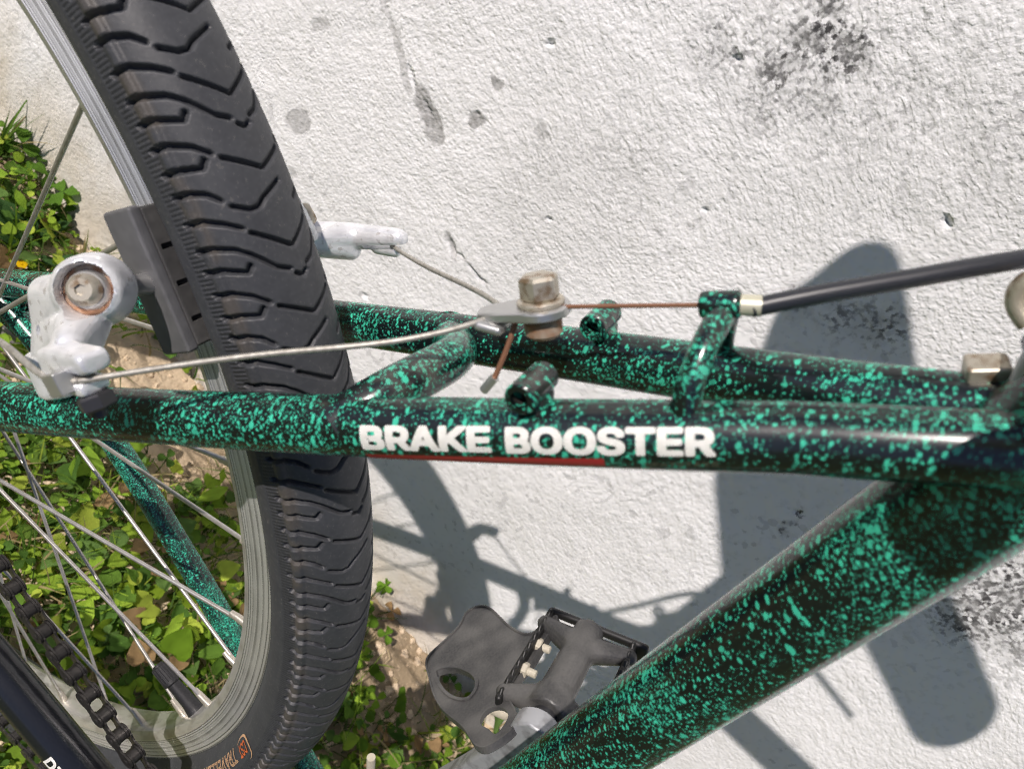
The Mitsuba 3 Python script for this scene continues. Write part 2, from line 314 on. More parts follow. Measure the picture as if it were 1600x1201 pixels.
# ================================================================ setting: wall and ground
def stretched(a, b, fine, lo, hi, growth=1.25):
    x = list(np.arange(a, b + fine / 2, fine)); step = fine
    while x[-1] < hi: step *= growth; x.append(min(x[-1] + step, hi))
    step = fine
    while x[0] > lo: step *= growth; x.insert(0, max(x[0] - step, lo))
    return np.array(x)
def grid_mesh(X, Y):
    i, j = np.meshgrid(np.arange(len(Y) - 1), np.arange(len(X) - 1), indexing='ij'); n = len(X)
    q = np.stack([i * n + j, i * n + j + 1, (i + 1) * n + j + 1, (i + 1) * n + j], -1).reshape(-1, 4)
    return np.vstack([q[:, [0, 1, 2]], q[:, [0, 2, 3]]])
def nfbm(p, o=3, seed=0): return meshkit.fbm(p, o, seed)
def build_wall():
    X = stretched(-.42, .80, .0017, -4.0, 5.0); Z = stretched(-.34, .50, .0017, -.40, 2.4)
    gx, gz = np.meshgrid(X, Z)
    P = np.stack([gx, 0 * gx, gz], -1)
    lump = nfbm(P * 22, 3, 1) - .5
    c, s = math.cos(-.5), math.sin(-.5); wx, wz = gx + .03 * (nfbm(P * 7, 2, 5) - .5), gz + .03 * (nfbm(P * 7, 2, 6) - .5)
    a, b = wx * c + wz * s, wz * c - wx * s
    stroke = nfbm(np.stack([a * 60, b * 210, 0 * a], -1), 3, 9) - .5
    grit = nfbm(P * 230, 2, 3) - .5
    h = .0026 * lump + .0008 * stroke + .0006 * grit
    for cx, cz, ra, rb, t, k in PATCHES:
        dx, dz = gx - cx, gz - cz
        d = np.hypot((dx * math.cos(t) + dz * math.sin(t)) / ra, (dz * math.cos(t) - dx * math.sin(t)) / rb)
        h -= .0009 * k * np.clip(1.2 - d, 0, .6)
    # small holes where the render has broken out
    for cx, cz, ra, rb, t, dep in HOLES:
        dx, dz = gx - cx, gz - cz
        w = 1 + .5 * (nfbm(P * 300, 2, 21) - .5)
        d = np.hypot((dx * math.cos(t) + dz * math.sin(t)) / ra, (dz * math.cos(t) - dx * math.sin(t)) / rb) * w
        h -= dep * np.clip(1.25 - d, 0, .8)
    h += .018 * np.clip((-.285 - gz) / .05, 0, 1) ** 2 * (.7 + .6 * (nfbm(P * 30, 3, 8)))     # the foot of the render bulges out
    V = np.stack([gx, WALL_Y - h, gz], -1).reshape(-1, 3)
    F = grid_mesh(X, Z)
    n0 = len(V); bx = [(-4, -.4), (5, -.4), (5, 2.4), (-4, 2.4)]
    back = trimesh.creation.box(bounds=[[-4, WALL_Y + .012, -.4], [5, WALL_Y + .30, 2.4]])
    return V, F, back
HOLES = [(.1225,.0793,.009,.0026,-.45,.005),(.128,.0765,.005,.0016,-.5,.004),(.152,.0815,.012,.0011,.05,.003),(.0977,-.0356,.0026,.0022,0,.006),(.1614,.1694,.0022,.0018,.4,.005),
         (.3269,.3829,.0045,.0016,-.4,.006),(.0703,.2546,.0024,.0020,.3,.005),(.1661,.3439,.0024,.0022,.0,.005),(.1342,.081,.004,.0012,.2,.003),(.163,.083,.005,.0010,.3,.003),
         (.0047,.1515,.010,.0014,-.5,.003),(.032,.1445,.007,.0012,-.3,.003),(.0640,.1760,.002,.0016,.2,.003),(.4675,.183,.003,.0024,.4,.003),(.23,.27,.0022,.0014,.4,.004),(.288,.232,.0028,.0014,.2,.004)]
V, F, back = build_wall()
scene['plaster_wall__render_coat'] = shape((V, F), 'plaster', smooth=True)
scene['plaster_wall__masonry'] = shape(back, 'plaster', smooth=False)
tag('plaster_wall', 'rough white plastered wall with black mould, grey chips and an earth-stained foot', 'wall')

def ground_h(x, y):
    P = np.stack([x, y, 0 * x], -1)
    near = np.exp(-np.maximum(WALL_Y - y, 0) / .05)
    return GROUND_Z + .016 * (nfbm(P * 9, 3, 31) - .5) + .008 * (nfbm(P * 45, 3, 33) - .5) + .006 * near + .004 * (nfbm(P * 140, 2, 35) - .5)
gX = stretched(-.55, .70, .0042, -60, 60, 1.35); gY = stretched(-.25, WALL_Y + .03, .0042, -60, WALL_Y + .05, 1.35)
gx, gy = np.meshgrid(gX, gY)
scene['ground'] = shape((np.stack([gx, gy, ground_h(gx, gy)], -1).reshape(-1, 3), grid_mesh(gX, gY)), 'soil', smooth=True)
tag('ground', 'bare crumbly beige soil at the foot of the wall', kind='structure')

# ================================================================ bicycle
B = 'bicycle'
tag(B, 'black bicycle splattered with teal paint leaning by the white wall', 'bicycle')
ST_A, ST_B = A3(.0084, -.0648, .0186), A3(.2679, -.0124, .3740)
def stay_curve(side, n=120, t0=-.03, t1=1.16):
    a, b = ST_A * A3(1, -side, 1), ST_B * A3(1, -side, 1)
    t = np.linspace(t0, t1, n)[:, None]; q = 4 * t * (1 - t) * (t < 1)
    return a + (b - a) * t + q * (-.00158 * N_ + .0078 * side * A3(0, 1, 0)), (.00845 - .00053 * t)[:, 0]
NEAR, NEAR_R = stay_curve(-1); FAR, FAR_R = stay_curve(1)
tube(f'{B}__seatstay', NEAR, NEAR_R, 'paint', 40, phase=np.pi * .5, label='near seatstay with white lettering and a red stripe')
tube(f'{B}__seatstay', FAR, FAR_R, 'paint', 40, phase=np.pi * .5, u0=.7, label='far seatstay beside the wall')
BB = A3(.42435, 0, -.04388); STA = math.radians(74.239); UP_T = A3(-math.cos(STA), 0, math.sin(STA))
st = lambda s, y=0: BB + UP_T * s + A3(0, y, 0)
tube(f'{B}__seat_tube', spline([st(-.0), st(.505)], 160), .01395, 'paint', 64, phase=np.pi * .0, u0=1.4)
tube(f'{B}__top_tube', spline([st(.482) + A3(.006, 0, 0), A3(.86, 0, .53)], 40), .0143, 'paint', 40, u0=2.2)
tube(f'{B}__down_tube', spline([BB, A3(.90, 0, .40)], 40), .0160, 'paint', 40, u0=3.2)
tube(f'{B}__head_tube', spline([A3(.905, 0, .37), A3(.862, 0, .56)], 20), .018, 'paint', 40, u0=4.2)
tube(f'{B}__bottom_bracket_shell', spline([BB + A3(0, -.036, 0), BB + A3(0, .036, 0)], 12), .020, 'paint', 40, u0=4.6)
cs_far = spline([A3(.002, .0625, .004), A3(.125, .0600, -.0013), A3(.1795, .0570, -.0117), A3(.2305, .0540, -.0224), A3(.2634, .0520, -.0320), BB + A3(-.012, .034, 0)], 90)
tube(f'{B}__chainstay', cs_far, np.linspace(.0068, .0078, 90), 'paint_fine', 36, u0=5.1, label='far teal speckled chainstay seen through the spokes')
cs_near = spline([A3(.002, -.0625, .000), A3(.16, -.0545, .0050), A3(.30, -.0500, -.0180), BB + A3(-.012, -.034, 0)], 90)
tube(f'{B}__chainstay', cs_near, np.linspace(.0092, .0105, 90), 'black_tube', 36, u0=6.1, label='near glossy black chainstay with white letters')
for sg in (-1, 1):
    y = .0655 * sg
    plate = Polygon([(-.010, -.012), (.006, -.014), (.026, -.010), (.020, .008), (.018, .020), (.008, .020), (.0, .012), (-.010, .008)]).buffer(.003)
    m = trimesh.creation.extrude_polygon(plate, .006); v = m.vertices
    g = trimesh.Trimesh(np.c_[v[:, 0], y - .003 + v[:, 2], v[:, 1]], m.faces[:, ::-1])
    part(f'{B}__dropout', g, 'paint_fine', smooth=True, uv=np.c_[v[:, 0], v[:, 1]] + 8)
# bridge between the stays, bowed towards the seat tube
br = spline([SN(.3500, -.0325, .0040), SN(.3590, -.0220, .0085), SN(.3635, -.0080, .0092), SN(.3632, .0030, .0080), SN(.3596, .0130, .0062), SN(.3535, .0220, .0050), SN(.3440, .0330, .0030)], 80)
tube(f'{B}__stay_bridge', br, flare(80, .0064, .30, .09), 'paint', 32, u0=9.0)
# two little open tubes on top of the stays
for sg in (-1, 1):
    c = .0225 * sg
    o = cyl(SN(.404, c - .0075, .0155), SN(.404, c + .0065, .0155), .0038, bevel=.0004) - cyl(SN(.404, c - .009, .0155), SN(.404, c + .003, .0155), .0021)
    o = o + hullv([ball(SN(.4045, c - .002, .012), .0026, 1), ball(SN(.4045, c + .004, .012), .0026, 1), ball(SN(.4045, c, .006), .003, 1)])
    g = tm(o); g = g.subdivide_to_size(.002); part(f'{B}__mounting_boss', g, 'paint', smooth=True, uv=autouv(g), label='open mounting tube on the near seatstay' if sg < 0 else 'open mounting tube on the far seatstay')
# cable stop on its arch
arch = spline([SN(.437, -.0170, .0065), SN(.4385, -.0165, .014), SN(.441, -.0105, .0235), SN(.4425, 0, .0270), SN(.441, .0105, .0235), SN(.4385, .0165, .014), SN(.437, .0170, .0065)], 60)
tube(f'{B}__cable_stop_arch', arch, flare(60, .0031, .8, .14), 'paint', 28, u0=9.7)
o = cyl(SN(.4375, 0, .0288), SN(.4465, 0, .0292), .0032, bevel=.0006) - cyl(SN(.436, 0, .0287), SN(.4375 + .001, 0, .0288), .0012)
g = soft(o, .0012, 4); part(f'{B}__cable_stop', g, 'paint', smooth=True, uv=autouv(g))
# seat cluster: clamp collar, seatpost, quick-release
seat_top = st(.505)
o = cyl(st(.484), st(.512), .0172, bevel=.0015) - cyl(st(.47), st(.52), .0141)
part(f'{B}__seat_clamp', tm(o), 'black_tube')
tube(f'{B}__seatpost', spline([st(.44), st(.735)], 30), .0132, 'crank_alloy', 40)
q0 = A3(.2810, .000, .4230)
part(f'{B}__clamp_bolt', tm(cyl(q0 + A3(0, -.030, 0), q0 + A3(0, .022, 0), .0042, bevel=.0006)), 'worn_bolt', smooth=30)
part(f'{B}__clamp_lug', tm(hullv([rbox(q0 + A3(.004, 0, 0), np.eye(3), [.008, .010, .008], .002).to_mesh().vert_properties[:, :3], ball(A3(.294, .006, .423), .009), ball(A3(.294, -.006, .423), .009)])), 'black_tube', smooth=30)
part(f'{B}__clamp_nut', tm(rbox(A3(.2830, .010, .4060), [unit(A3(.55, .2, .8)), unit(A3(-.2, 1, 0)), unit(A3(-.8, -.16, .55))], [.0042, .0036, .0046], .0009)), 'worn_bolt', smooth=30)
tube(f'{B}__clamp_strap', spline([A3(.2900, .000, .4080), A3(.2850, .001, .4115), A3(.2805, .002, .4165), A3(.2775, .004, .4230), A3(.2790, .006, .4310)], 30), .0030, 'crank_alloy', 20)
lever = spline([q0 + A3(.003, -.026, .0), q0 + A3(-.006, -.036, .002), q0 + A3(-.009, -.048, .009), q0 + A3(-.009, -.056, .020)], 40)
m_, N__, U_ = sweep(lever, np.linspace(.0065, .0070, 40), 24)
part(f'{B}__quick_release_lever', m_, 'cast_alloy', normals=N__)
tube(f'{B}__cable_tip', spline([A3(.3559, .045, .0244), A3(.3780, .045, -.004)], 8), .0026, 'bolt_cream', 16, label='pale cable tip standing up at the bottom edge')
# saddle (above the picture; it casts the large shadow on the wall)
def saddle():
    nose = hullv([ball(A3(.437, .004, .618), .026), ball(A3(.300, 0, .645), .024), ball(A3(.31, 0, .66), .02)])
    wing = hullv([ball(A3(.305, 0, .655), .028), ball(A3(.128, .052, .688), .026), ball(A3(.182, -.084, .682), .030), ball(A3(.108, .020, .693), .024), ball(A3(.130, -.060, .688), .024)])
    return soft(nose + wing, .006, 25)
part(f'{B}__saddle', saddle(), 'saddle_black', smooth=True)
for sg in (-1, 1):
    tube(f'{B}__saddle_rail', spline([A3(.17, .03 * sg, .67), A3(.20, .022 * sg, .645), A3(.27, .02 * sg, .640), A3(.36, .012 * sg, .628), A3(.41, .006 * sg, .632)], 30), .0035, 'zinc_plate', 12)
part(f'{B}__saddle_clamp', tm(rbox(A3(.226, 0, .642), np.eye(3), [.022, .026, .014], .003)), 'crank_alloy')

# lettering on the near stay
def on_stay(L, ang, lift=.00012):
    """points on the near stay at the length L along it and the angle from the side towards the viewer"""
    L = np.atleast_1d(L).astype(float); ang = np.radians(np.atleast_1d(ang)); t = (L - .02) / .44
    d = ST_B - ST_A; tt = t[:, None]
    P = ST_A + d * tt + 4 * tt * (1 - tt) * (-.00158 * N_ - .0078 * A3(0, 1, 0))
    T = d + (4 - 8 * tt) * (-.00158 * N_ - .0078 * A3(0, 1, 0)); T /= np.linalg.norm(T, axis=1)[:, None]
    a1 = np.tile(A3(0, -1, 0), (len(P), 1)); a1 -= (a1 * T).sum(1)[:, None] * T; a1 /= np.linalg.norm(a1, axis=1)[:, None]; a2 = np.cross(a1, T)
    n = np.cos(ang)[:, None] * a1 + np.sin(ang)[:, None] * a2
    return P + n * ((.00845 - .00053 * t)[:, None] + lift), n
def decal(key, poly, L0, ang0, L1, ang1, mat, label, lift=.00012):
    """poly in metres; its baseline runs from (L0, ang0) to (L1, ang1)"""
    g = flat(poly, .0011); v = g.vertices; w = v[:, 0].max()
    L = L0 + (L1 - L0) * v[:, 0] / w; a = ang0 + (ang1 - ang0) * v[:, 0] / w + np.degrees(v[:, 1] / .0081)
    P, n = on_stay(L, a, lift)
    f = g.faces; fn = np.cross(P[f[:, 1]] - P[f[:, 0]], P[f[:, 2]] - P[f[:, 0]])
    if (fn * n[f[:, 0]]).sum() < 0: f = f[:, ::-1]
    part(key, (P, f), mat, normals=n, label=label)
decal(f'{B}__lettering', glyphs('BRAKE', .0068, .0345, .00032), .3605, -17, .3948, -11, 'letter_white', 'white word BRAKE on the near seatstay')
decal(f'{B}__lettering', glyphs('BOOSTER', .0068, .0458, .00032), .3983, -11.5, .4444, -4.5, 'letter_white', 'white word BOOSTER on the near seatstay')
decal(f'{B}__stripe', sbox(0, 0, .0602, .0030), .3602, -51, .4207, -36, 'stripe_red', 'thin red stripe under the word')
decal(f'{B}__lettering', glyphs('SEATSTAYS', .0017, .0150), .4295, -33, .4449, -25, 'letter_olive', 'small dull olive word after the red stripe')

# ---------------------------------------------------------------- rear wheel
def tyre_r(ap):
    t = np.clip((np.asarray(ap, float) - 90) / 49, 0, 1); return Tr - .0043 * t * t * (3 - 2 * t)
RW = f'{B}__rear_wheel'
TR, Tr = .2987, .0214
def tread_depth(th, ph):
    """depth of the tread's grooves (m) at the angle round the wheel th and round the section ph, both in degrees"""
    PER = 360 / 46
    L = [[(0, -75), (0, -63), (-.35, -46), (-.8, -36), (-1.8, -20), (-2.1, -9)], [(-2.42, -5.5), (-2.62, 0)],
         [(-1.18, -75), (-1.18, -62), (-1.62, -43), (-1.30, -39)],
         [(-2.46, -75), (-2.46, -62), (-2.87, -46), (-3.42, -35)], [(-3.76, -29), (-4.72, 0)],
         [(-3.75, -75), (-3.75, -62), (-3.97, -45), (-3.62, -41)],
         [(-4.93, -75), (-4.93, -62), (-5.2, -50), (-5.67, -42)], [(-6.1, -36), (-6.5, -24)], [(-6.5, -24), (-6.45, -16), (-6.1, -9.5), (-5.45, 11)],
         [(-6.4, -75), (-6.4, -61), (-6.83, -46), (-7.26, -35)], [(-7.6, -30), (-8.82, 0)]]
    segs = []
    for pl in L:
        for a, b in zip(pl[:-1], pl[1:]):
            for mir in (1, -1):
                if (max(a[1], b[1]) > 0 or (a[0] < -6 and -25 < min(a[1], b[1]) and a[0] > -6.6)) and mir < 0: continue
                for k in (-1, 0, 1): segs.append((a[0] + k * PER, a[1] * mir, b[0] + k * PER, b[1] * mir))
    kx, ky = .32 * math.pi / 180 * 1000, .0214 * math.pi / 180 * 1000
    x, y = (th % PER - PER) * kx, ph * ky
    best = np.full(x.shape, 9.0)
    for a in segs:
        ax, ay, bx_, by = a[0] * kx, a[1] * ky, a[2] * kx, a[3] * ky
        dx, dy = bx_ - ax, by - ay
        t = np.clip(((x - ax) * dx + (y - ay) * dy) / (dx * dx + dy * dy + 1e-12), 0, 1)
        best = np.minimum(best, np.hypot(x - ax - t * dx, y - ay - t * dy))
    w = .52 + .25 * np.clip((np.abs(ph) - 40) / 25, 0, 1)
    g = 1 - np.clip((best - w + .35) / .7, 0, 1); g = g * g * (3 - 2 * g)
    return .0021 * g * np.clip((80 - np.abs(ph)) / 6, 0, 1)
def build_tyre():
    th = np.r_[np.linspace(-22, 92, 1250, endpoint=False), np.linspace(92, 338, 700, endpoint=False)]
    ph = np.r_[-142, np.linspace(-139, -80, 36), np.linspace(-78, 78, 104), np.linspace(80, 139, 36), 142]
    a, p = np.meshgrid(th, ph, indexing='ij')
    ap = np.abs(p)
    r = tyre_r(ap) - tread_depth(a, p)
    r = r + .0009 * np.clip((ap - 60) / 3, 0, 1) * np.clip((71 - ap) / 3, 0, 1)            # the tread's edge
    r = r - .0006 * np.clip((ap - 70) / 2, 0, 1)
    r = r + .00045 * np.clip(1 - np.abs(ap - 87) / 1.2, 0, 1) + .0004 * np.clip(1 - np.abs(ap - 113) / 1.5, 0, 1)
    R = TR + r * np.cos(np.radians(p)); y = r * np.sin(np.radians(p))
    R = np.where(ap > 140, .2815, R); y = np.where(ap > 140, np.sign(p) * .0092, y)
    ar = np.radians(a)
    V = np.stack([R * np.cos(ar), y, R * np.sin(ar)], -1)
    n1, n2 = len(th), len(ph)
    i, j = np.meshgrid(np.arange(n1), np.arange(n2 - 1), indexing='ij'); i2 = (i + 1) % n1
    q = np.stack([i * n2 + j, i2 * n2 + j, i2 * n2 + j + 1, i * n2 + j + 1], -1).reshape(-1, 4)[:, ::-1]
    return (V.reshape(-1, 3), np.vstack([q[:, [0, 1, 2]], q[:, [0, 2, 3]]])), np.stack([a, p], -1).reshape(-1, 2)
m_, uv_ = build_tyre()
part(f'{RW}__tyre', m_, 'tyre_rubber', uv=uv_, label='black tyre with chevron tread and worn shoulders')
def revolve(profile, n=400):
    """closed profile [(R, y)] round the y axis"""
    pr = np.asarray(profile, float); a = np.linspace(0, 2 * np.pi, n, endpoint=False); k = len(pr)
    V = np.stack([pr[None, :, 0] * np.cos(a)[:, None], np.broadcast_to(pr[None, :, 1], (n, k)), pr[None, :, 0] * np.sin(a)[:, None]], -1).reshape(-1, 3)
    i, j = np.meshgrid(np.arange(n), np.arange(k), indexing='ij'); i2, j2 = (i + 1) % n, (j + 1) % k
    q = np.stack([i * k + j, i2 * k + j, i2 * k + j2, i * k + j2], -1).reshape(-1, 4)
    return trimesh.Trimesh(V, np.vstack([q[:, [0, 1, 2]], q[:, [0, 2, 3]]]), process=False)
half = [(.2673, -.0045), (.2680, -.0075), (.2698, -.0095), (.2722, -.0104)]
for i, R in enumerate(np.arange(.2732, .2838, .0011)):
    half += [(R, -.0106), (R + .00035, -.01035), (R + .0007, -.0106)]
half += [(.2845, -.0108), (.2856, -.0106), (.2860, -.0098), (.2856, -.0090), (.2800, -.0088), (.2760, -.0060)]
prof = half + [(R, -y) for R, y in half[::-1]]
g = revolve(prof, 420); g.fix_normals()
part(f'{RW}__rim', g, 'rim_alloy', smooth=28)
# sidewall lettering
def on_tyre(th, ph, lift=.0004):
    a, p = np.radians(th), np.radians(ph); r = tyre_r(np.abs(ph)) + lift - .0006
    R = TR + r * np.cos(p); return np.stack([R * np.cos(a), r * np.sin(p), R * np.sin(a)], -1), np.stack([np.cos(p) * np.cos(a), np.sin(p), np.cos(p) * np.sin(a)], -1)
def tyre_text(key, poly, th0, ph0, mat, label):
    g = flat(poly, .003); v = g.vertices
    P, n = on_tyre(th0 - np.degrees(v[:, 0] / .297), ph0 + np.degrees(v[:, 1] / Tr))
    f = g.faces; fn = np.cross(P[f[:, 1]] - P[f[:, 0]], P[f[:, 2]] - P[f[:, 0]])
    if (fn * n[f[:, 0]]).sum() < 0: f = f[:, ::-1]
    part(key, (P, f), mat, normals=n, label=label)
cst = affinity.skew(glyphs('CST', .0060, .0120), 8)
tyre_text(f'{RW}__lettering', cst, 14.6, -108, 'letter_orange', 'orange letters CST on the tyre wall')
ov = affinity.scale(Point(0, 0).buffer(1, 32), .0098, .0060); ov2 = affinity.translate(affinity.scale(Point(0, 0).buffer(1, 32), .0094, .0055), .0012, .0004)
tyre_text(f'{RW}__emblem', affinity.translate(ov.difference(ov2), .0064, .0030), 14.9, -108, 'letter_tan', 'tan crescent round the letters')
trav = glyphs('TRAVELLER', .0075, .050)
tyre_text(f'{RW}__lettering', trav.difference(trav.buffer(-.0005)), 11.2, -113, 'letter_tan', 'tan outlined word TRAVELLER on the tyre wall')
# hub, spokes, nipples, valve
g = revolve([(.006, -.052), (.013, -.050), (.013, -.030), (.016, -.024), (.034, -.0205), (.034, -.0175), (.018, -.012), (.014, 0), (.018, .028), (.034, .0345), (.034, .0375), (.016, .042), (.013, .052), (.006, .054)], 64); g.fix_normals()
part(f'{RW}__hub', g, 'crank_alloy', smooth=40)
tube(f'{RW}__axle', spline([A3(0, -.082, 0), A3(0, .082, 0)], 4), .0050, 'zinc_plate', 20)
for sg in (-1, 1): part(f'{RW}__axle_nut', tm(hexbolt(A3(0, .069 * sg, 0), A3(0, sg, 0), .0095, .010)), 'zinc_plate')
spoke_n = 0
for k in range(36):
    ang = -45 + 10 * k; near = ((ang - 5) // 10) % 2 == 0
    if near: yf, off, ny, par = -.019, 70, -.002, 1
    else: yf, off, ny, par = .036, 65, .002, 0
    o = off * (1 if ((ang + 5) // 20 + par) % 2 else -1)
    a, h = math.radians(ang), math.radians(ang + o)
    n0 = A3(.268 * math.cos(a), ny, .268 * math.sin(a)); f0 = A3(.030 * math.cos(h), yf, .030 * math.sin(h))
    d = unit(f0 - n0)
    tube(f'{RW}__spoke', spline([n0 + d * .003, f0], 6), .00100, 'spoke_steel', 10)
    u = unit(-A3(math.cos(a), 0, math.sin(a)) * .75 + d * .25)
    o_ = cyl(n0 - u * .001, n0 + u * .0085, .0021, .00175, 12, bevel=.0003) + cyl(n0 + u * .008, n0 + u * .0115, .00165, .0014, 12, bevel=.0003)
    part(f'{RW}__nipple', tm(o_), 'nipple_brass', smooth=35)
vd = A3(-1, 0, 0); v0 = A3(.2690, .0, .000)
P = np.array([v0 + vd * x for x in (0, .006, .0085, .021, .0225, .0226)]); rr = [.0052, .0042, .0039, .0034, .0034, .0034]
m1, N1, U1 = sweep(P, rr, 28); part(f'{RW}__valve_stem', m1, 'valve_black', normals=N1)
cap = cyl(v0 + vd * .0215, v0 + vd * .0340, .0047, .0043, 28, bevel=.0006) + cyl(v0 + vd * .0335, v0 + vd * .0350, .0030, .0028, 20, bevel=.0004)
for k in range(18):
    t = 2 * math.pi * k / 18; c = A3(0, math.cos(t), math.sin(t)) * .0046
    cap = cap - cyl(v0 + vd * .0240 + c, v0 + vd * .0335 + c * .95, .00042, sides=6)
part(f'{RW}__valve_cap', tm(cap), 'valve_black', smooth=30)
g = revolve([(.0, 0.)] and [(.016, -.0495), (.0500, -.0475), (.0500, -.046), (.016, -.046)], 60)
# sprockets
def gear(z, r, th):
    a = np.linspace(0, 2 * np.pi, z * 8, endpoint=False); R = r + .0022 * np.cos(a * z)
    return Polygon(np.c_[R * np.cos(a), R * np.sin(a)]).difference(Point(0, 0).buffer(r * .55))
def disk_at(poly, c, y, th):
    m = trimesh.creation.extrude_polygon(poly, th); v = m.vertices
    return trimesh.Trimesh(np.c_[c[0] + v[:, 0], y + v[:, 2], c[2] + v[:, 1]], m.faces[:, ::-1])
for i, (z, r) in enumerate(((28, .056), (24, .048), (20, .041), (17, .035))):
    part(f'{RW}__sprocket', disk_at(gear(z, r, .002), A3(0, 0, 0), -.0315 - .0042 * i, .0018), 'chain_steel', smooth=30)
# brake pads, arms, cables
def rim_frame(a):
    a = math.radians(a); er = A3(math.cos(a), 0, math.sin(a)); return er, A3(-math.sin(a), 0, math.cos(a))
for sg in (-1, 1):
    nm = 'near' if sg < 0 else 'far'
    arm = f'{B}__brake_arm' + ('' if sg < 0 else '_001')
    S = lambda s, y, n: SN(s, y * -sg * -1 if False else y * sg, n)
    # rubber block: slotted, curved with the rim
    er, et = rim_frame(61.5); pc = er * .2792 + A3(0, .0152 * sg, 0)
    ax = np.array([et, A3(0, sg, 0), er])
    blk = rbox(pc, ax, [.0220, .0038, .0064], .0011)
    for q in (-.0135, -.002, .0095):
        blk = blk - rbox(pc + et * q + A3(0, -.0020 * sg, 0) + er * .0075, ax, [.0009, .0042, .0035], .0004)
    part(f'{B}__brake_pad{"" if sg < 0 else "_001"}__rubber_block', tm(blk), 'pad_rubber', smooth=30)
    bk = rbox(pc + A3(0, .0054 * sg, 0) - er * .0004, ax, [.0228, .0021, .0068], .0012)
    part(f'{B}__brake_pad{"" if sg < 0 else "_001"}__backing', tm(bk), 'pad_backing', smooth=30)
    # forged arm
    axd = unit(.63 * E_ + A3(0, .73 * sg, 0) + .26 * N_)
    rc = S(.2795, .0415, .0418)
    head = hullv([cyl(rc - axd * .008, rc + axd * .0045, .0108, .0094, bevel=.0020).to_mesh().vert_properties[:, :3], ball(S(.274, .033, .041), .0075)])
    lobe = hullv([ball(S(.2610, .0420, .0400), .0058), ball(S(.2580, .0430, .0310), .0056), ball(S(.272, .042, .040), .0068)])
    low = hullv([ball(S(.2580, .0430, .0310), .0056), ball(S(.2575, .0450, .0230), .0066), ball(S(.276, .046, .032), .0060)])
    boss = hullv([cyl(SN(.2560, .0455 * sg, .0105), SN(.2560, .0455 * sg, .0240), .0078, bevel=.001).to_mesh().vert_properties[:, :3]])
    neck = hullv([ball(S(.277, .044, .034), .0066), ball(S(.2890, .0575, .0320), .0044), ball(S(.288, .0570, .0265), .0044)])
    fax = [unit(E_ - .06 * N_), A3(0, 1, 0), unit(N_ + .06 * E_)]
    fork = rbox(S(.2965, .0608, .0308), fax, [.0082, .0042, .0028], .0016) + rbox(S(.2890, .0605, .0275), fax, [.0034, .0044, .0062], .0016)
    fork2 = rbox(S(.2955, .0612, .0240), fax, [.0058, .0040, .0020], .0012)
    if sg > 0:      # the far arm ends in one slim lever with a small lip
        fork = hullv([ball(S(.277, .044, .0345), .0064), ball(S(.2900, .0590, .0310), .0050)]) + hullv([ball(S(.2900, .0590, .0310), .0050), ball(S(.3085, .0615, .0292), .0038), ball(S(.3010, .0612, .0288), .0040)])
        fork2 = hullv([ball(S(.2985, .0612, .0262), .0030), ball(S(.3060, .0614, .0246), .0026)])
    body = head + lobe + low + boss + neck + fork + fork2
    g = soft(body, .0016, 14)
    body = m3.Manifold(m3.Mesh(np.asarray(g.vertices, np.float32), np.asarray(g.faces, np.uint32)))
    rec = cyl(rc - axd * .0018, rc + axd * .02, .0070, .0086)
    slot = rbox(S(.304, .0625, .0268), fax, [.0090, .012, .0010], .0003)
    pin = cyl(S(.2605, .0440, .0300), S(.2620, .0520, .0330), .0015)
    cut = (body - rec) - slot - pin if body.num_tri() else body
    part(f'{arm}__casting', tm(cut), 'cast_alloy', smooth=35, label=f'{nm} silver cantilever brake arm')
    part(f'{arm}__washer', tm(cyl(rc - axd * .0016, rc - axd * .0004, .0070, bevel=.0002)), 'rusty_steel')
    part(f'{arm}__washer', tm(cyl(rc - axd * .0004, rc + axd * .0026, .0056, .0052, bevel=.0004)), 'zinc_plate')
    nut = cyl(rc + axd * .0024, rc + axd * .0066, .0046, .0040, sides=24, bevel=.0010) - cyl(rc + axd * .0058, rc + axd * .01, .0016, sides=6)
    part(f'{arm}__pad_bolt', tm(nut), 'worn_bolt', smooth=30)
    post = cyl(pc + A3(0, .006 * sg, 0), rc, .0032)
    part(f'{arm}__pad_post', tm(post), 'zinc_plate')
    if sg < 0: part(f'{arm}__anchor_nut', tm(rbox(S(.2955, .0655, .0262), [unit(E_ + .2 * N_), A3(0, 1, 0), unit(N_ - .2 * E_)], [.0030, .0030, .0030], .0005)), 'zinc_plate', smooth=30)
    if sg < 0: part(f'{arm}__anchor_bolt', join(hexbolt(S(.2990, .0615, .0215), -N_ + .2 * E_, .0046, .0042), cyl(S(.2990, .0615, .028), S(.2982, .0615, .0150), .0022, bevel=.0004)), 'dark_bolt', smooth=30)
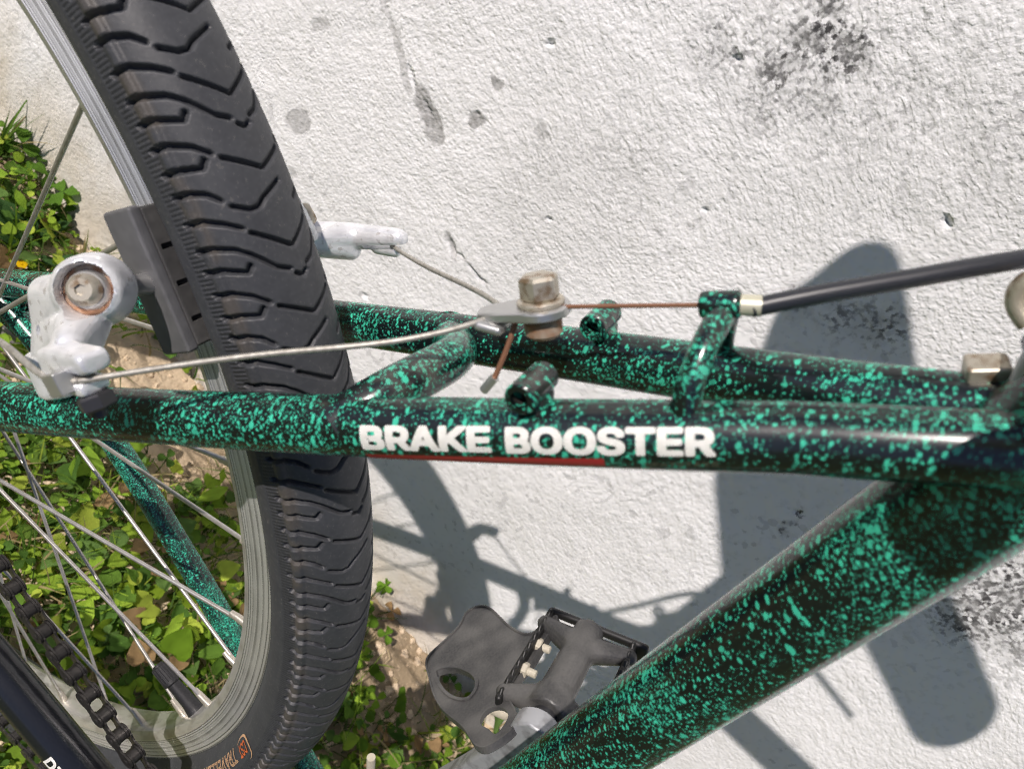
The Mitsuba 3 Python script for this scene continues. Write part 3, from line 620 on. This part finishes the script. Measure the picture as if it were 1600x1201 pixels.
# straddle wire, yoke, cable
wire = spline([SN(.3000, -.0640, .0262), SN(.340, -.0360, .0250), SN(.3795, -.0080, .0240), SN(.3840, 0, .0245), SN(.3795, .0080, .0240), SN(.340, .0360, .0250), SN(.3040, .0625, .0262)], 120)
tube(f'{B}__straddle_wire', wire, .00082, 'cable_steel', 12)
tail = spline([SN(.3000, -.0640, .0262), SN(.291, -.0652, .0262), SN(.2790, -.0640, .0295), SN(.2550, -.0600, .0345), SN(.235, -.062, .036)], 40)
tube(f'{B}__wire_tail', tail, .00092, 'cable_steel', 12)
yk = hullv([cyl(SN(.3968, 0, .0248), SN(.3968, 0, .0275), .0078, bevel=.0005).to_mesh().vert_properties[:, :3], cyl(SN(.3835, 0, .0236), SN(.3835, 0, .0258), .0050, bevel=.0005).to_mesh().vert_properties[:, :3]])
hook = hullv([ball(SN(.3815, -.006, .0232), .0016, 1), ball(SN(.3815, .006, .0232), .0016, 1), ball(SN(.3865, -.0055, .0218), .0014, 1), ball(SN(.3865, .0055, .0218), .0014, 1)])
YK = f'{B}__cable_yoke'
part(f'{YK}__plate', join(yk, hook), 'zinc_plate', smooth=30)
part(f'{YK}__washer', tm(cyl(SN(.3970, 0, .0275), SN(.3970, 0, .0290), .0062, bevel=.0004)), 'worn_bolt')
part(f'{YK}__bolt', tm(hexbolt(SN(.3970, 0, .0290), N_, .0052, .0062, .0008)), 'worn_bolt', smooth=30)
part(f'{YK}__nut', tm(cyl(SN(.3970, 0, .0188), SN(.3970, 0, .0240), .0050, sides=20, bevel=.0012)), 'rusty_steel', smooth=40)
tube(f'{B}__brake_cable', spline([SN(.3990, 0, .0268), SN(.42, 0, .0279), SN(.4390, 0, .0288)], 20), .00055, 'rusty_wire', 10)
tube(f'{B}__cable_end', spline([SN(.3905, -.001, .0245), SN(.3870, -.004, .0152), SN(.3835, -.006, .0080)], 30), .00075, 'rusty_wire', 10)
tube(f'{B}__cable_end', spline([SN(.3838, -.0059, .0085), SN(.3800, -.0065, .0045)], 8), .0013, 'zinc_plate', 12, label='crimped tip of the rusty brake cable')
hs = spline([A3(.2415, 0, .3790), A3(.2465, .0045, .3880), A3(.2560, .0130, .4035), A3(.2660, .0230, .4190), A3(.285, .042, .440), A3(.33, .050, .468), A3(.45, .045, .49)], 90)
tube(f'{B}__cable_housing', hs, .00215, 'housing_black', 24)
tube(f'{B}__cable_ferrule', spline([SN(.4462, 0, .0291), A3(.2425, .0008, .3808)], 8), .0024, 'ferrule_brass', 20)
tube(f'{B}__cable_guide', spline([A3(.2800, .020, .4170), A3(.2745, .021, .4175), A3(.2718, .021, .4205), A3(.2725, .021, .4245), A3(.2765, .020, .4270)], 30), .0020, 'worn_bolt', 14)

# ---------------------------------------------------------------- chain, chainrings, crank, pedal
def link_meshes():
    """outer and inner link along +x, pitch 12.7 mm, width along y"""
    p = .0127
    def plate(y, th, r):
        o = Point(0, 0).buffer(r, 10).union(Point(p, 0).buffer(r, 10)).union(sbox(0, -r * .8, p, r * .8)).difference(Point(p / 2, r * 1.62).buffer(r * 1.1, 12)).difference(Point(p / 2, -r * 1.62).buffer(r * 1.1, 12))
        m = trimesh.creation.extrude_polygon(o, th); v = m.vertices
        return trimesh.Trimesh(np.c_[v[:, 0], y + v[:, 2], v[:, 1]], m.faces[:, ::-1])
    pin = lambda x, w, r: tm(cyl(A3(x, -w, 0), A3(x, w, 0), r, sides=14, bevel=.0002))
    outer = [plate(-.0040, .0009, .0042), plate(.0031, .0009, .0042), pin(0, .0044, .0016), pin(p, .0044, .0016)]
    inner = [plate(-.0029, .0009, .0042), plate(.0020, .0009, .0042), pin(0, .0021, .0037), pin(p, .0021, .0037)]
    return trimesh.util.concatenate(outer), trimesh.util.concatenate(inner)
OUT, INN = link_meshes()
OUTP, INNP = shape(OUT, 'chain_steel', 30), shape(INN, 'chain_steel', 30)
def run_chain(a, b, key, phase=0):
    a, b = np.asarray(a, float), np.asarray(b, float); d = b - a; n = int(np.linalg.norm(d) / .0127); x = unit(d)
    z = unit(np.cross(x, A3(0, 1, 0))); y = np.cross(z, x)
    for i in range(n):
        o = a + x * .0127 * i
        M = np.eye(4); M[:3, 0], M[:3, 1], M[:3, 2], M[:3, 3] = x, y, z, o
        k = (i + phase) % 2
        scene[free(f'{key}__{"outer_link" if k else "inner_link"}')] = {**(OUTP if k else INNP), 'to_world': T4(M.tolist())}
CA, CB = A3(.1600, -.0355, .0276), A3(.2593, -.0383, .0108)
cd = unit(CB - CA)
run_chain(CA - cd * .0127 * 10, CA + cd * .0127 * 18, f'{B}__chain', 0)
run_chain(A3(.08, -.036, -.150), A3(.40, -.042, -.092), f'{B}__chain', 1)
for i, (z, r) in enumerate(((28, .0575), (38, .077))):
    part(f'{B}__chainring', disk_at(gear(z, r, .002), BB, -.0425 - .0075 * i, .002), 'chain_steel', smooth=30)
AX = A3(.387, 0, .124); dcr = unit(AX - A3(BB[0], 0, BB[2]))
def crank(y, d):
    L = .1722; sd = A3(d[2], 0, -d[0])
    pr = [(0, .0165, .008), (.03, .0130, .0078), (.10, .0105, .0068), (.150, .0100, .0062), (L, .0125, .0062)]
    o = m3.Manifold()
    for (l0, w0, h0), (l1, w1, h1) in zip(pr[:-1], pr[1:]):
        pts = [BB * A3(1, 0, 1) + A3(0, y, 0) + d * l + sd * (sx * (w - .003)) + A3(0, sy * (h - .003), 0) for l, w, h in ((l0, w0, h0), (l1, w1, h1)) for sx in (-1, 1) for sy in (-1, 1)]
        o = o + hullv([ball(p, .003, 1) for p in pts])
    end = BB * A3(1, 0, 1) + A3(0, y, 0) + d * L
    o = o + cyl(end + A3(0, -.0062, 0), end + A3(0, .0062, 0), .0132, bevel=.0015)
    return tm(o)
part(f'{B}__crank_arm', crank(.0715, dcr), 'crank_alloy', smooth=35, label='grey left crank arm reaching up to the pedal')
part(f'{B}__crank_arm', crank(-.078, -dcr), 'crank_alloy', smooth=35)
PD = f'{B}__pedal'
pt, pm = unit(A3(.72, 0, .69)), unit(A3(-.69, 0, .72))
PX = lambda t, y, m: AX + pt * t + pm * m + A3(0, y, 0)
pax = np.array([pt, A3(0, 1, 0), pm])
part(f'{PD}__spindle', join(cyl(PX(0, .070, 0), PX(0, .096, 0), .0062, .0072, bevel=.0004), cyl(PX(0, .078, 0), PX(0, .081, 0), .0085, bevel=.0004)), 'dark_bolt')
y0, y1 = .082, .155
o = cyl(PX(0, .084, 0), PX(0, .100, 0), .0125, .0118, bevel=.0015) + cyl(PX(0, .095, 0), PX(0, y1 - .004, 0), .0105, .0095, bevel=.001)
for sg in (-1, 1):
    o = o + hullv([ball(PX(.004 * sg, .092, 0), .0085), ball(PX(.0270 * sg, .088, -.003), .0050)])
    o = o + hullv([ball(PX(.003 * sg, y1 - .020, 0), .0085), ball(PX(.0275 * sg, y1 - .010, -.003), .0050)])
body = soft(o, .003, 10)
part(f'{PD}__body', body, 'pedal_resin', smooth=True)
for sg in (-1, 1):
    rail = hullv([ball(PX(.0275 * sg, y0, -.001), .0022, 1), ball(PX(.0275 * sg, y1, -.001), .0022, 1), ball(PX(.0275 * sg, y0, -.013), .0022, 1), ball(PX(.0275 * sg, y1, -.013), .0022, 1)])
    for k in range(10):
        yy = y0 + (y1 - y0) * (k + .5) / 10
        rail = rail + hullv([ball(PX(.0275 * sg, yy - .0022, .0), .0014, 1), ball(PX(.0275 * sg, yy + .0022, .0), .0014, 1), ball(PX(.0275 * sg, yy, .0022), .0011, 1)])
    part(f'{PD}__cage_rail', tm(rail), 'pedal_black', smooth=30)
endr = hullv([ball(PX(-.0275, y1, -.001), .0022, 1), ball(PX(.0345, y1, -.001), .0022, 1), ball(PX(-.0275, y1, -.013), .0022, 1), ball(PX(.0345, y1, -.013), .0022, 1)])
for a in (-.018, .016): endr = endr - rbox(PX(a, y1, -.007), pax, [.011, .01, .0035], .002)
part(f'{PD}__cage_end', tm(endr), 'pedal_black', smooth=30)
for yy in (.108, .128):
    part(f'{PD}__reflector_bolt', join(hexbolt(PX(-.0255, yy, -.004), pt, .0046, .0035), cyl(PX(-.0225, yy, -.004), PX(-.0165, yy, -.004), .0024, bevel=.0004)), 'bolt_cream', smooth=30)
part(f'{PD}__reflector_bolt', tm(hullv([ball(PX(-.0240, .0835, -.012), .0046), ball(PX(-.030, .0835, -.012), .0048)])), 'bolt_cream', smooth=True)

# half toe clip hanging from the rear rail: a bent resin plate with an oval opening
co = AX - pt * .0275 - pm * .002; cg = unit(A3(-.35, 0, -.94)); cn = np.cross(cg, [0, 1, 0])
outline = [(.1514,-.0037),(.1456,.0015),(.1372,.0056),(.1418,.0277),(.1517,.0433),(.156,.0588),(.1500,.0648),(.1400,.0640),(.127,.0660),(.1165,.0690),(.1087,.0706),(.095,.0613),(.0804,.0465),(.0687,.0279),(.0595,.0087),(.051,-.0089),(.0566,-.0144),(.0671,-.0183),(.0768,-.0129),(.0856,-.0039),(.098,-.0013),(.1128,-.0041),(.1308,-.0048)]
h1 = [(.0991,.0579),(.1029,.0512),(.1031,.0404),(.0979,.0276),(.0899,.0221),(.0817,.023),(.0803,.0301),(.0834,.0403),(.0908,.0515)]
h2 = [(.0665,.0045),(.0761,.0055),(.0791,-.0007),(.0738,-.010),(.0657,-.0112),(.0605,-.0100),(.0625,-.0046)]
def smooth_ring(pts, n=160):
    from scipy.interpolate import CubicSpline
    q = np.array(list(pts) + [pts[0]]); d = np.r_[0, np.cumsum(np.linalg.norm(np.diff(q, axis=0), axis=1))]
    return Polygon(CubicSpline(d, q, bc_type='periodic')(np.linspace(0, d[-1], n, endpoint=False)))
big_ = smooth_ring(outline).buffer(.0008); h1 = list(smooth_ring(h1).exterior.coords)[:-1]; h2 = list(smooth_ring(h2).exterior.coords)[:-1]
pl = big_.difference(Polygon(h1)).difference(Polygon(h2).intersection(big_.buffer(-.002)))
def clip_mesh(poly, th, off):
    m = trimesh.util.concatenate([trimesh.creation.extrude_polygon(g, th, engine='earcut') for g in getattr(poly, 'geoms', [poly]) if g.area > 2e-6]); m = m.subdivide_to_size(.004); v = m.vertices
    bend = .007 + .003 * (v[:, 1] / .06) ** 2 + .8 * (v[:, 0] - .105) ** 2
    P = co + np.outer(v[:, 0], A3(0, 1, 0)) + np.outer(v[:, 1], cg) + np.outer(off + v[:, 2] - bend + .010, cn)
    g = trimesh.Trimesh(P, m.faces, process=True); g.fix_normals(); return g
part(f'{PD}__toe_clip', clip_mesh(pl, .0030, 0), 'pedal_resin', smooth=30, label='dusty resin half clip with an oval opening')
rim_ = unary_union([big_.boundary.buffer(.0011), Polygon(h1).exterior.buffer(.0010)]).intersection(big_)
part(f'{PD}__clip_edge', clip_mesh(rim_, .0050, -.0010), 'pedal_resin', smooth=30)

# ================================================================ plants and soil crumbs
GREENS = np.array([(.19, .31, .035), (.26, .39, .045), (.12, .22, .035), (.075, .15, .03), (.34, .42, .06), (.11, .19, .05)])
def bare(x, y):
    a = np.hypot((x - .045) / .115, (y - .285) / .062); b = np.hypot((x - .43) / .085, (y - .315) / .035); c = np.hypot((x - .445) / .045, (y - .27) / .03)
    w = .35 * (nfbm(np.stack([np.asarray(x, float) * 40, np.asarray(y, float) * 40, 0 * np.asarray(x, float)], -1), 2, 71) - .5)
    return np.minimum(np.minimum(a, b), c) + w
def leaf_blade(kind, L, r):
    """leaf in its own frame: base at the origin, along +x, upper side +z"""
    if kind == 'heart': prof = [(0, .10), (-.10, .30), (-.04, .47), (.18, .54), (.45, .47), (.72, .28), (.9, .11), (1, 0)]
    elif kind == 'round': prof = [(0, .04), (.08, .28), (.3, .46), (.55, .50), (.8, .38), (.95, .16), (1, 0)]
    elif kind == 'leaflet': prof = [(0, .02), (.25, .22), (.55, .40), (.85, .42), (1.0, .22), (.95, 0)]
    else: prof = [(0, .03), (.15, .10), (.35, .19), (.6, .21), (.8, .14), (.93, .06), (1, 0)]
    pr = np.array(prof); n = len(pr); fold = r.uniform(.15, .5); curl = r.uniform(-.1, .45); wav = r.uniform(.03, .09)
    mid = np.c_[np.clip(pr[:, 0], 0, None), 0 * pr[:, 0], 0 * pr[:, 0]]
    V, F = [mid], []
    for s in (1, -1):
        for f_ in (.55, 1.0):
            V.append(np.c_[mid[:, 0] * (1 - f_) + pr[:, 0] * f_, s * pr[:, 1] * f_ * r.uniform(.9, 1.1), pr[:, 1] * f_ * fold + wav * np.sin(np.arange(n) * 2.1 + s + f_ * 3) * f_ * (pr[:, 1] > 0)])
    V = np.vstack(V)
    V[:, 2] -= curl * V[:, 0] ** 2 * .6
    for s, (i1, i2) in ((1, (1, 2)), (-1, (3, 4))):
        for k in range(n - 1):
            for p_, q_ in ((0, i1), (i1, i2)):
                a, b, c, d = p_ * n + k, p_ * n + k + 1, q_ * n + k + 1, q_ * n + k
                F += [(a, b, c), (a, c, d)] if s > 0 else [(a, c, b), (a, d, c)]
    return V * L, np.array(F)
def stalk(a, b, w, r):
    a, b = np.asarray(a, float), np.asarray(b, float); m = (a + b) / 2 + A3(r.normal(0, .004), r.normal(0, .004), .004)
    P = np.array([a, m, b]); V, F = [], []
    for i, p in enumerate(P):
        for k in range(3): V.append(p + w * A3(math.cos(k * 2.094), math.sin(k * 2.094), 0))
    for i in range(2):
        for k in range(3):
            c = i * 3 + k; d = i * 3 + (k + 1) % 3; F += [(c, d, d + 3), (c, d + 3, c + 3)]
    return np.array(V), np.array(F)
def place_leaf(kind, base, az, el, height, L, r, col=None):
    """one leaf on its stalk; returns vertices, faces, colours"""
    col = GREENS[r.integers(len(GREENS))] if col is None else np.asarray(col)
    col = col * r.uniform(.85, 1.45)
    ca, sa = math.cos(az), math.sin(az)
    tip = np.asarray(base) + A3(ca * height * .5, sa * height * .5, height)
    x = A3(ca * math.cos(el), sa * math.cos(el), math.sin(el)); z = unit(np.cross(x, A3(-sa, ca, 0))); z = z if z[2] > 0 else -z; y = np.cross(z, x)
    roll = r.normal(0, .35); y, z = y * math.cos(roll) + z * math.sin(roll), z * math.cos(roll) - y * math.sin(roll)
    Vs, Fs, n = [], [], 0
    blades = [(0, 1)] if kind != 'clover' else [(0, 1), (2.1, 1), (-2.1, 1)]
    for rot, _ in blades:
        v, f = leaf_blade('leaflet' if kind == 'clover' else kind, L, r)
        c, s = math.cos(rot), math.sin(rot); v = np.c_[v[:, 0] * c - v[:, 1] * s, v[:, 0] * s + v[:, 1] * c, v[:, 2]]
        Vs.append(tip + v @ np.array([x, y, z])); Fs.append(f + n); n += len(v)
    if r.uniform() < .05: col = A3(.36, .24, .12)
    nb = n
    v, f = stalk(base, tip, .0007, r); Vs.append(v); Fs.append(f + n); n += len(v)
    C = np.tile(col, (n, 1)); C[nb:] = (.10, .15, .04)
    C[:nb] *= r.uniform(.85, 1.15, (nb, 1))
    return np.vstack(Vs), np.vstack(Fs), C
def blade_grass(base, az, L, lean, w, col):
    P = []; n = 5
    for i in range(n + 1):
        t = i / n; P.append(np.asarray(base) + A3(math.cos(az), math.sin(az), 0) * L * lean * t * t + A3(0, 0, L * (t - .35 * lean * t * t)))
    s = A3(-math.sin(az), math.cos(az), 0); V = []
    for i, p in enumerate(P):
        ww = w * (1 - (i / n) ** 2 * .95); V += [p - s * ww, p + s * ww]
    F = [q for i in range(n) for q in ((2 * i, 2 * i + 1, 2 * i + 3), (2 * i, 2 * i + 3, 2 * i + 2))]
    return np.array(V), np.array(F), np.tile(np.asarray(col), (2 * n + 2, 1))
def merge(parts):
    V, F, C, n = [], [], [], 0
    for v, f, c in parts: V.append(v); F.append(f + n); C.append(c); n += len(v)
    return np.vstack(V), np.vstack(F), np.vstack(C)
def leaf_part(key, *a):
    v, f, c = merge(a) if len(a) > 1 else a[0]
    return part(key, (v, f), 'leaf', color=c)
def gz(x, y): return float(ground_h(np.array([float(x)]), np.array([float(y)]))[0])

def plant(name, label, x, y, kind, n, L, h, seed, group=None, spread=.02, col=None, el=(-.1, .6)):
    r = np.random.default_rng(seed); key = name
    i = 1
    while key in labels: key = f'{name}_{i:03d}'; i += 1
    tag(key, label, 'plant', group)
    a0 = r.uniform(0, 6.28)
    for k in range(n):
        az = a0 + k * 2.399 + r.normal(0, .3); d = spread * math.sqrt(r.uniform(.05, 1))
        bx, by = x + d * math.cos(az), min(y + d * math.sin(az), WALL_Y - .022)
        leaf_part(f'{key}__leaf', place_leaf(kind, A3(bx, by, gz(bx, by) - .002), az, r.uniform(*el), h * r.uniform(.5, 1.2), L * r.uniform(.7, 1.15), r, col))
plant('broad_leaf_weed', 'dark broad-leaved weed with long pointed leaves at the wall foot, left of the brake', -.185, .285, 'lance', 7, .075, .012, 1, spread=.012, col=(.050, .105, .035))
plant('clover_plant', 'clover with light green three-part leaves against the wall foot, left edge', -.262, .318, 'clover', 9, .016, .030, 2, spread=.035, col=(.10, .20, .03))
plant('clover_plant', 'small clover at the wall foot just above the broad-leaved weed', -.215, .325, 'clover', 6, .013, .022, 3, spread=.025, col=(.085, .17, .03))
plant('clover_plant', 'clover sprig between the tyre and the wall, beside the pedal shadow', .362, .322, 'clover', 7, .013, .026, 4, spread=.025, col=(.11, .21, .025))
HLL = ["green heart-leaved plant behind the chain, left of the crossing spokes","green heart-leaved plant left of the far chainstay's lower half","round-leaved green plant behind the chain near the left picture edge","round-leaved green plant in the rim's corner right of the valve cap","dark heart-leaved plant under the spokes midway between chain and chainstay","heart-leaved plant low inside the rim, just right of the chain","round-leaved plant half hidden behind the lower end of the far chainstay","heart-leaved plant in shade left of the far chainstay's middle","heart-leaved plant in shade just below the bare soil and the far chainstay","round-leaved plant hidden low behind the rim by the tyre lettering"]
plant('heart_leaf_plant', 'bright lime heart-leaved plant beside the tyre valve', .262, .085, 'heart', 6, .026, .030, 11, spread=.022, col=(.13, .23, .02))
plant('heart_leaf_plant', 'yellowish heart-leaved plant between the spokes above the valve', .205, .118, 'heart', 7, .022, .035, 12, spread=.028, col=(.16, .24, .022))
for k, (x, y) in enumerate([(.155, .098), (.235, .140), (.180, .060), (.285, .125), (.120, .130), (.255, .050), (.300, .170), (.205, .165), (.150, .165), (.330, .110)]):
    plant('heart_leaf_plant', HLL[k], x, y, 'heart' if k % 3 else 'round', 6, .019, .030, 20 + k, None, spread=.03)
SLL = ['small round-leaved weed beside the tyre, left of the toe clip','small round-leaved weed by the tyre near the bottom picture edge','small round-leaved weed on soil just below the clover sprig','small round-leaved weed under the toe clip at the bottom edge','small round-leaved weed half hidden behind the tyre left of the pedal']
for k, (x, y) in enumerate([(.40, .225), (.425, .195), (.385, .26), (.46, .235), (.345, .215)]):
    plant('small_leaf_weed', SLL[k], x, y, 'round', 8, .014, .022, 50 + k, None, spread=.028, col=(.10, .19, .022))
CWL = ['pale creeping weed directly left of the top of the far chainstay','pale creeping weed at the left edge below the near seatstay','pale creeping weed at the upper left rim of the bare soil','pale creeping weed hidden behind the near seatstay at the left','pale creeping weed above the chain at the left']
for k, (x, y) in enumerate([(.060, .165), (.015, .135), (.035, .205), (-.02, .175), (.090, .130)]):
    plant('creeping_weed', CWL[k], x, y, 'round', 8, .015, .022, 60 + k, None, spread=.032, col=(.12, .20, .035))
# a yellow flower
fx, fy = -.160, .250; fz = gz(fx, fy)
tag('yellow_flower', 'tiny yellow flower with five petals in the weeds', 'flower')
r_ = np.random.default_rng(5)
v, f = stalk(A3(fx, fy, fz), A3(fx, fy, fz + .032), .0006, r_); part('yellow_flower__stem', (v, f), 'leaf', color=np.tile((.08, .15, .03), (len(v), 1)))
for k in range(5):
    v, f = leaf_blade('round', .0055, r_); a = k * 1.2566; v = np.c_[v[:, 0] * math.cos(a) - v[:, 1] * math.sin(a), v[:, 0] * math.sin(a) + v[:, 1] * math.cos(a), v[:, 2] * .3]
    part('yellow_flower__petal', (v + A3(fx, fy, fz + .033), f), 'petal', smooth=True)
part('yellow_flower__centre', trimesh.creation.icosphere(1, .0012).apply_translation([fx, fy, fz + .0335]), 'petal', smooth=True)
# grass tufts one can tell apart
def tuft(label, x, y, n, L, seed, spread=.014, col=(.10, .19, .03)):
    r = np.random.default_rng(seed); P = []
    for k in range(n):
        az = r.uniform(0, 6.28); d = spread * math.sqrt(r.uniform()); bx, by = x + d * math.cos(az), min(y + d * math.sin(az), WALL_Y - .02)
        c = np.asarray(col) * r.uniform(.7, 1.3) if r.uniform() > .2 else A3(.40, .33, .16)
        P.append(blade_grass(A3(bx, by, gz(bx, by) - .003), az + r.normal(0, .5), L * r.uniform(.5, 1.15), r.uniform(.1, .8), r.uniform(.0010, .0022), c))
    v, f, c = merge(P); key = free('grass_tuft'); scene[key] = shape((v, f), 'leaf', smooth=True, color=c); tag(key, label, 'grass tuft', None)
tuft('tall green grass tuft at the wall foot by the left picture edge', -.315, .332, 26, .085, 81)
tuft('thin pale grass tuft at the wall foot right of the broad-leaved weed', -.150, .318, 24, .055, 82, col=(.20, .22, .07))
tuft('bright grass tuft standing in the broad-leaved weed', -.195, .268, 9, .075, 83, col=(.13, .23, .02))
tuft('grass tuft in the creeping weeds behind the left spokes', .015, .150, 34, .075, 84, .03)
tuft('grass tuft among heart leaves near the chain', .115, .075, 30, .070, 85, .03)
# a grey stone
st_ = trimesh.creation.icosphere(3, 1.0); v = st_.vertices
st_.vertices = (v * (1 + .35 * (meshkit.fbm(v * 1.6 + 5, 3, 3)[:, None] - .5))) * [.022, .015, .012] + [-.112, .214, gz(-.112, .214) + .008]
scene['stone'] = shape(st_, 'stone_grey', smooth=True); tag('stone', 'dull grey stone in the weeds behind the brake arm', 'stone')
# everything nobody could count
r_ = np.random.default_rng(99); P = []; n_ = 0
while n_ < 4600:
    x, y = r_.uniform(-.55, .70), r_.uniform(-.25, WALL_Y - .012)
    d = bare(np.array([x]), np.array([y]))[0]
    den = np.clip((d - .75) / .5, .02, 1) * (1 if y < WALL_Y - .05 else .75)
    vis = y > -.08
    if r_.uniform() > den * (1 if vis else .45): continue
    n_ += 1; u = r_.uniform()
    kind = 'clover' if u < .28 else 'heart' if u < .58 else 'round' if u < .85 else 'lance'
    L = {'clover': .0085, 'heart': .0145, 'round': .0115, 'lance': .026}[kind] * r_.uniform(.5, 1.3) * (1.7 if r_.uniform() < .10 else 1)
    P.append(place_leaf(kind, A3(x, y, gz(x, y) - .002), r_.uniform(0, 6.28), r_.uniform(-.3, .7), r_.uniform(.004, .032), L, r_))
v, f, c = merge(P); scene['ground_cover'] = shape((v, f), 'leaf', smooth=True, color=c); tag('ground_cover', 'mixed low green weeds covering the soil', 'weeds', kind='stuff')
P = []
for k in range(4200):
    x, y = r_.uniform(-.55, .70), r_.uniform(-.25, WALL_Y - .01)
    if bare(np.array([x]), np.array([y]))[0] < r_.uniform(.5, 1.3): continue
    c = GREENS[r_.integers(6)] * 1.1 if r_.uniform() > .25 else A3(.38, .31, .16)
    P.append(blade_grass(A3(x, y, gz(x, y) - .003), r_.uniform(0, 6.28), r_.uniform(.02, .065), r_.uniform(.2, 1.4), r_.uniform(.0006, .0015), c))
v, f, c = merge(P); scene['grass'] = shape((v, f), 'leaf', smooth=True, color=c); tag('grass', 'thin green and dry grass blades between the weeds', 'grass', kind='stuff')
P = []
ico = trimesh.creation.icosphere(1, 1.0)
for k in range(2600):
    x, y = r_.uniform(-.45, .65), r_.uniform(-.15, WALL_Y - .006)
    s_ = .0012 + .0045 * r_.uniform() ** 4
    v = ico.vertices * (1 + r_.uniform(-.3, .3, (len(ico.vertices), 1))) * s_ * [1, 1, .75]
    P.append((v + A3(x, y, gz(x, y) + s_ * .25), ico.faces, np.zeros((len(v), 3))))
v, f, c = merge(P); scene['soil_crumbs'] = shape((v, f), 'clod', smooth=False); tag('soil_crumbs', 'crumbs of dry beige soil', 'soil', kind='stuff')
P = []
for k in range(260):
    x, y = r_.uniform(-.45, .62), r_.uniform(-.1, WALL_Y - .02); a = r_.uniform(0, 6.28); l = r_.uniform(.008, .035)
    v, f = stalk(A3(x, y, gz(x, y) + .002), A3(x + l * math.cos(a), y + l * math.sin(a), gz(x + l * math.cos(a), y + l * math.sin(a)) + r_.uniform(.001, .008)), r_.uniform(.0003, .0008), r_)
    P.append((v, f, np.zeros((len(v), 3))))
v, f, c = merge(P); scene['dry_straw'] = shape((v, f), 'dry_stalk', smooth=False); tag('dry_straw', 'short dry straw pieces lying on the soil', 'straw', kind='stuff')
# lettering on the near chainstay
def on_tube(P, R, key, text, h, w, s0, ang0, mat, label):
    t, a, b = frames(P); L = np.r_[0, np.cumsum(np.linalg.norm(np.diff(P, axis=0), axis=1))]
    g = flat(glyphs(text, h, w, .0002), .0015); v = g.vertices
    s = s0 + v[:, 0]; ang = math.radians(ang0) + v[:, 1] / R
    c = np.stack([np.interp(s, L, P[:, k]) for k in range(3)], -1)
    t_ = unit(P[-1] - P[0]); a1 = unit(A3(0, -1, 0) - (A3(0, -1, 0) @ t_) * t_); a2 = np.cross(a1, t_)
    n = np.cos(ang)[:, None] * a1 + np.sin(ang)[:, None] * a2
    Q = c + n * (R + .0002); f = g.faces; fn = np.cross(Q[f[:, 1]] - Q[f[:, 0]], Q[f[:, 2]] - Q[f[:, 0]])
    if (fn * n[f[:, 0]]).sum() < 0: f = f[:, ::-1]
    part(key, (Q, f), mat, normals=n, label=label)
on_tube(cs_near, .00985, f'{B}__lettering', 'DIAM', .0062, .024, .2320, 5, 'letter_white', 'white letters DIAM on the near chainstay')
print('tris', sum(len(meshkit.WRITTEN[d['filename']][1]) for d in scene.values() if isinstance(d, dict) and d.get('type') == 'ply'), 'entries', len(scene))
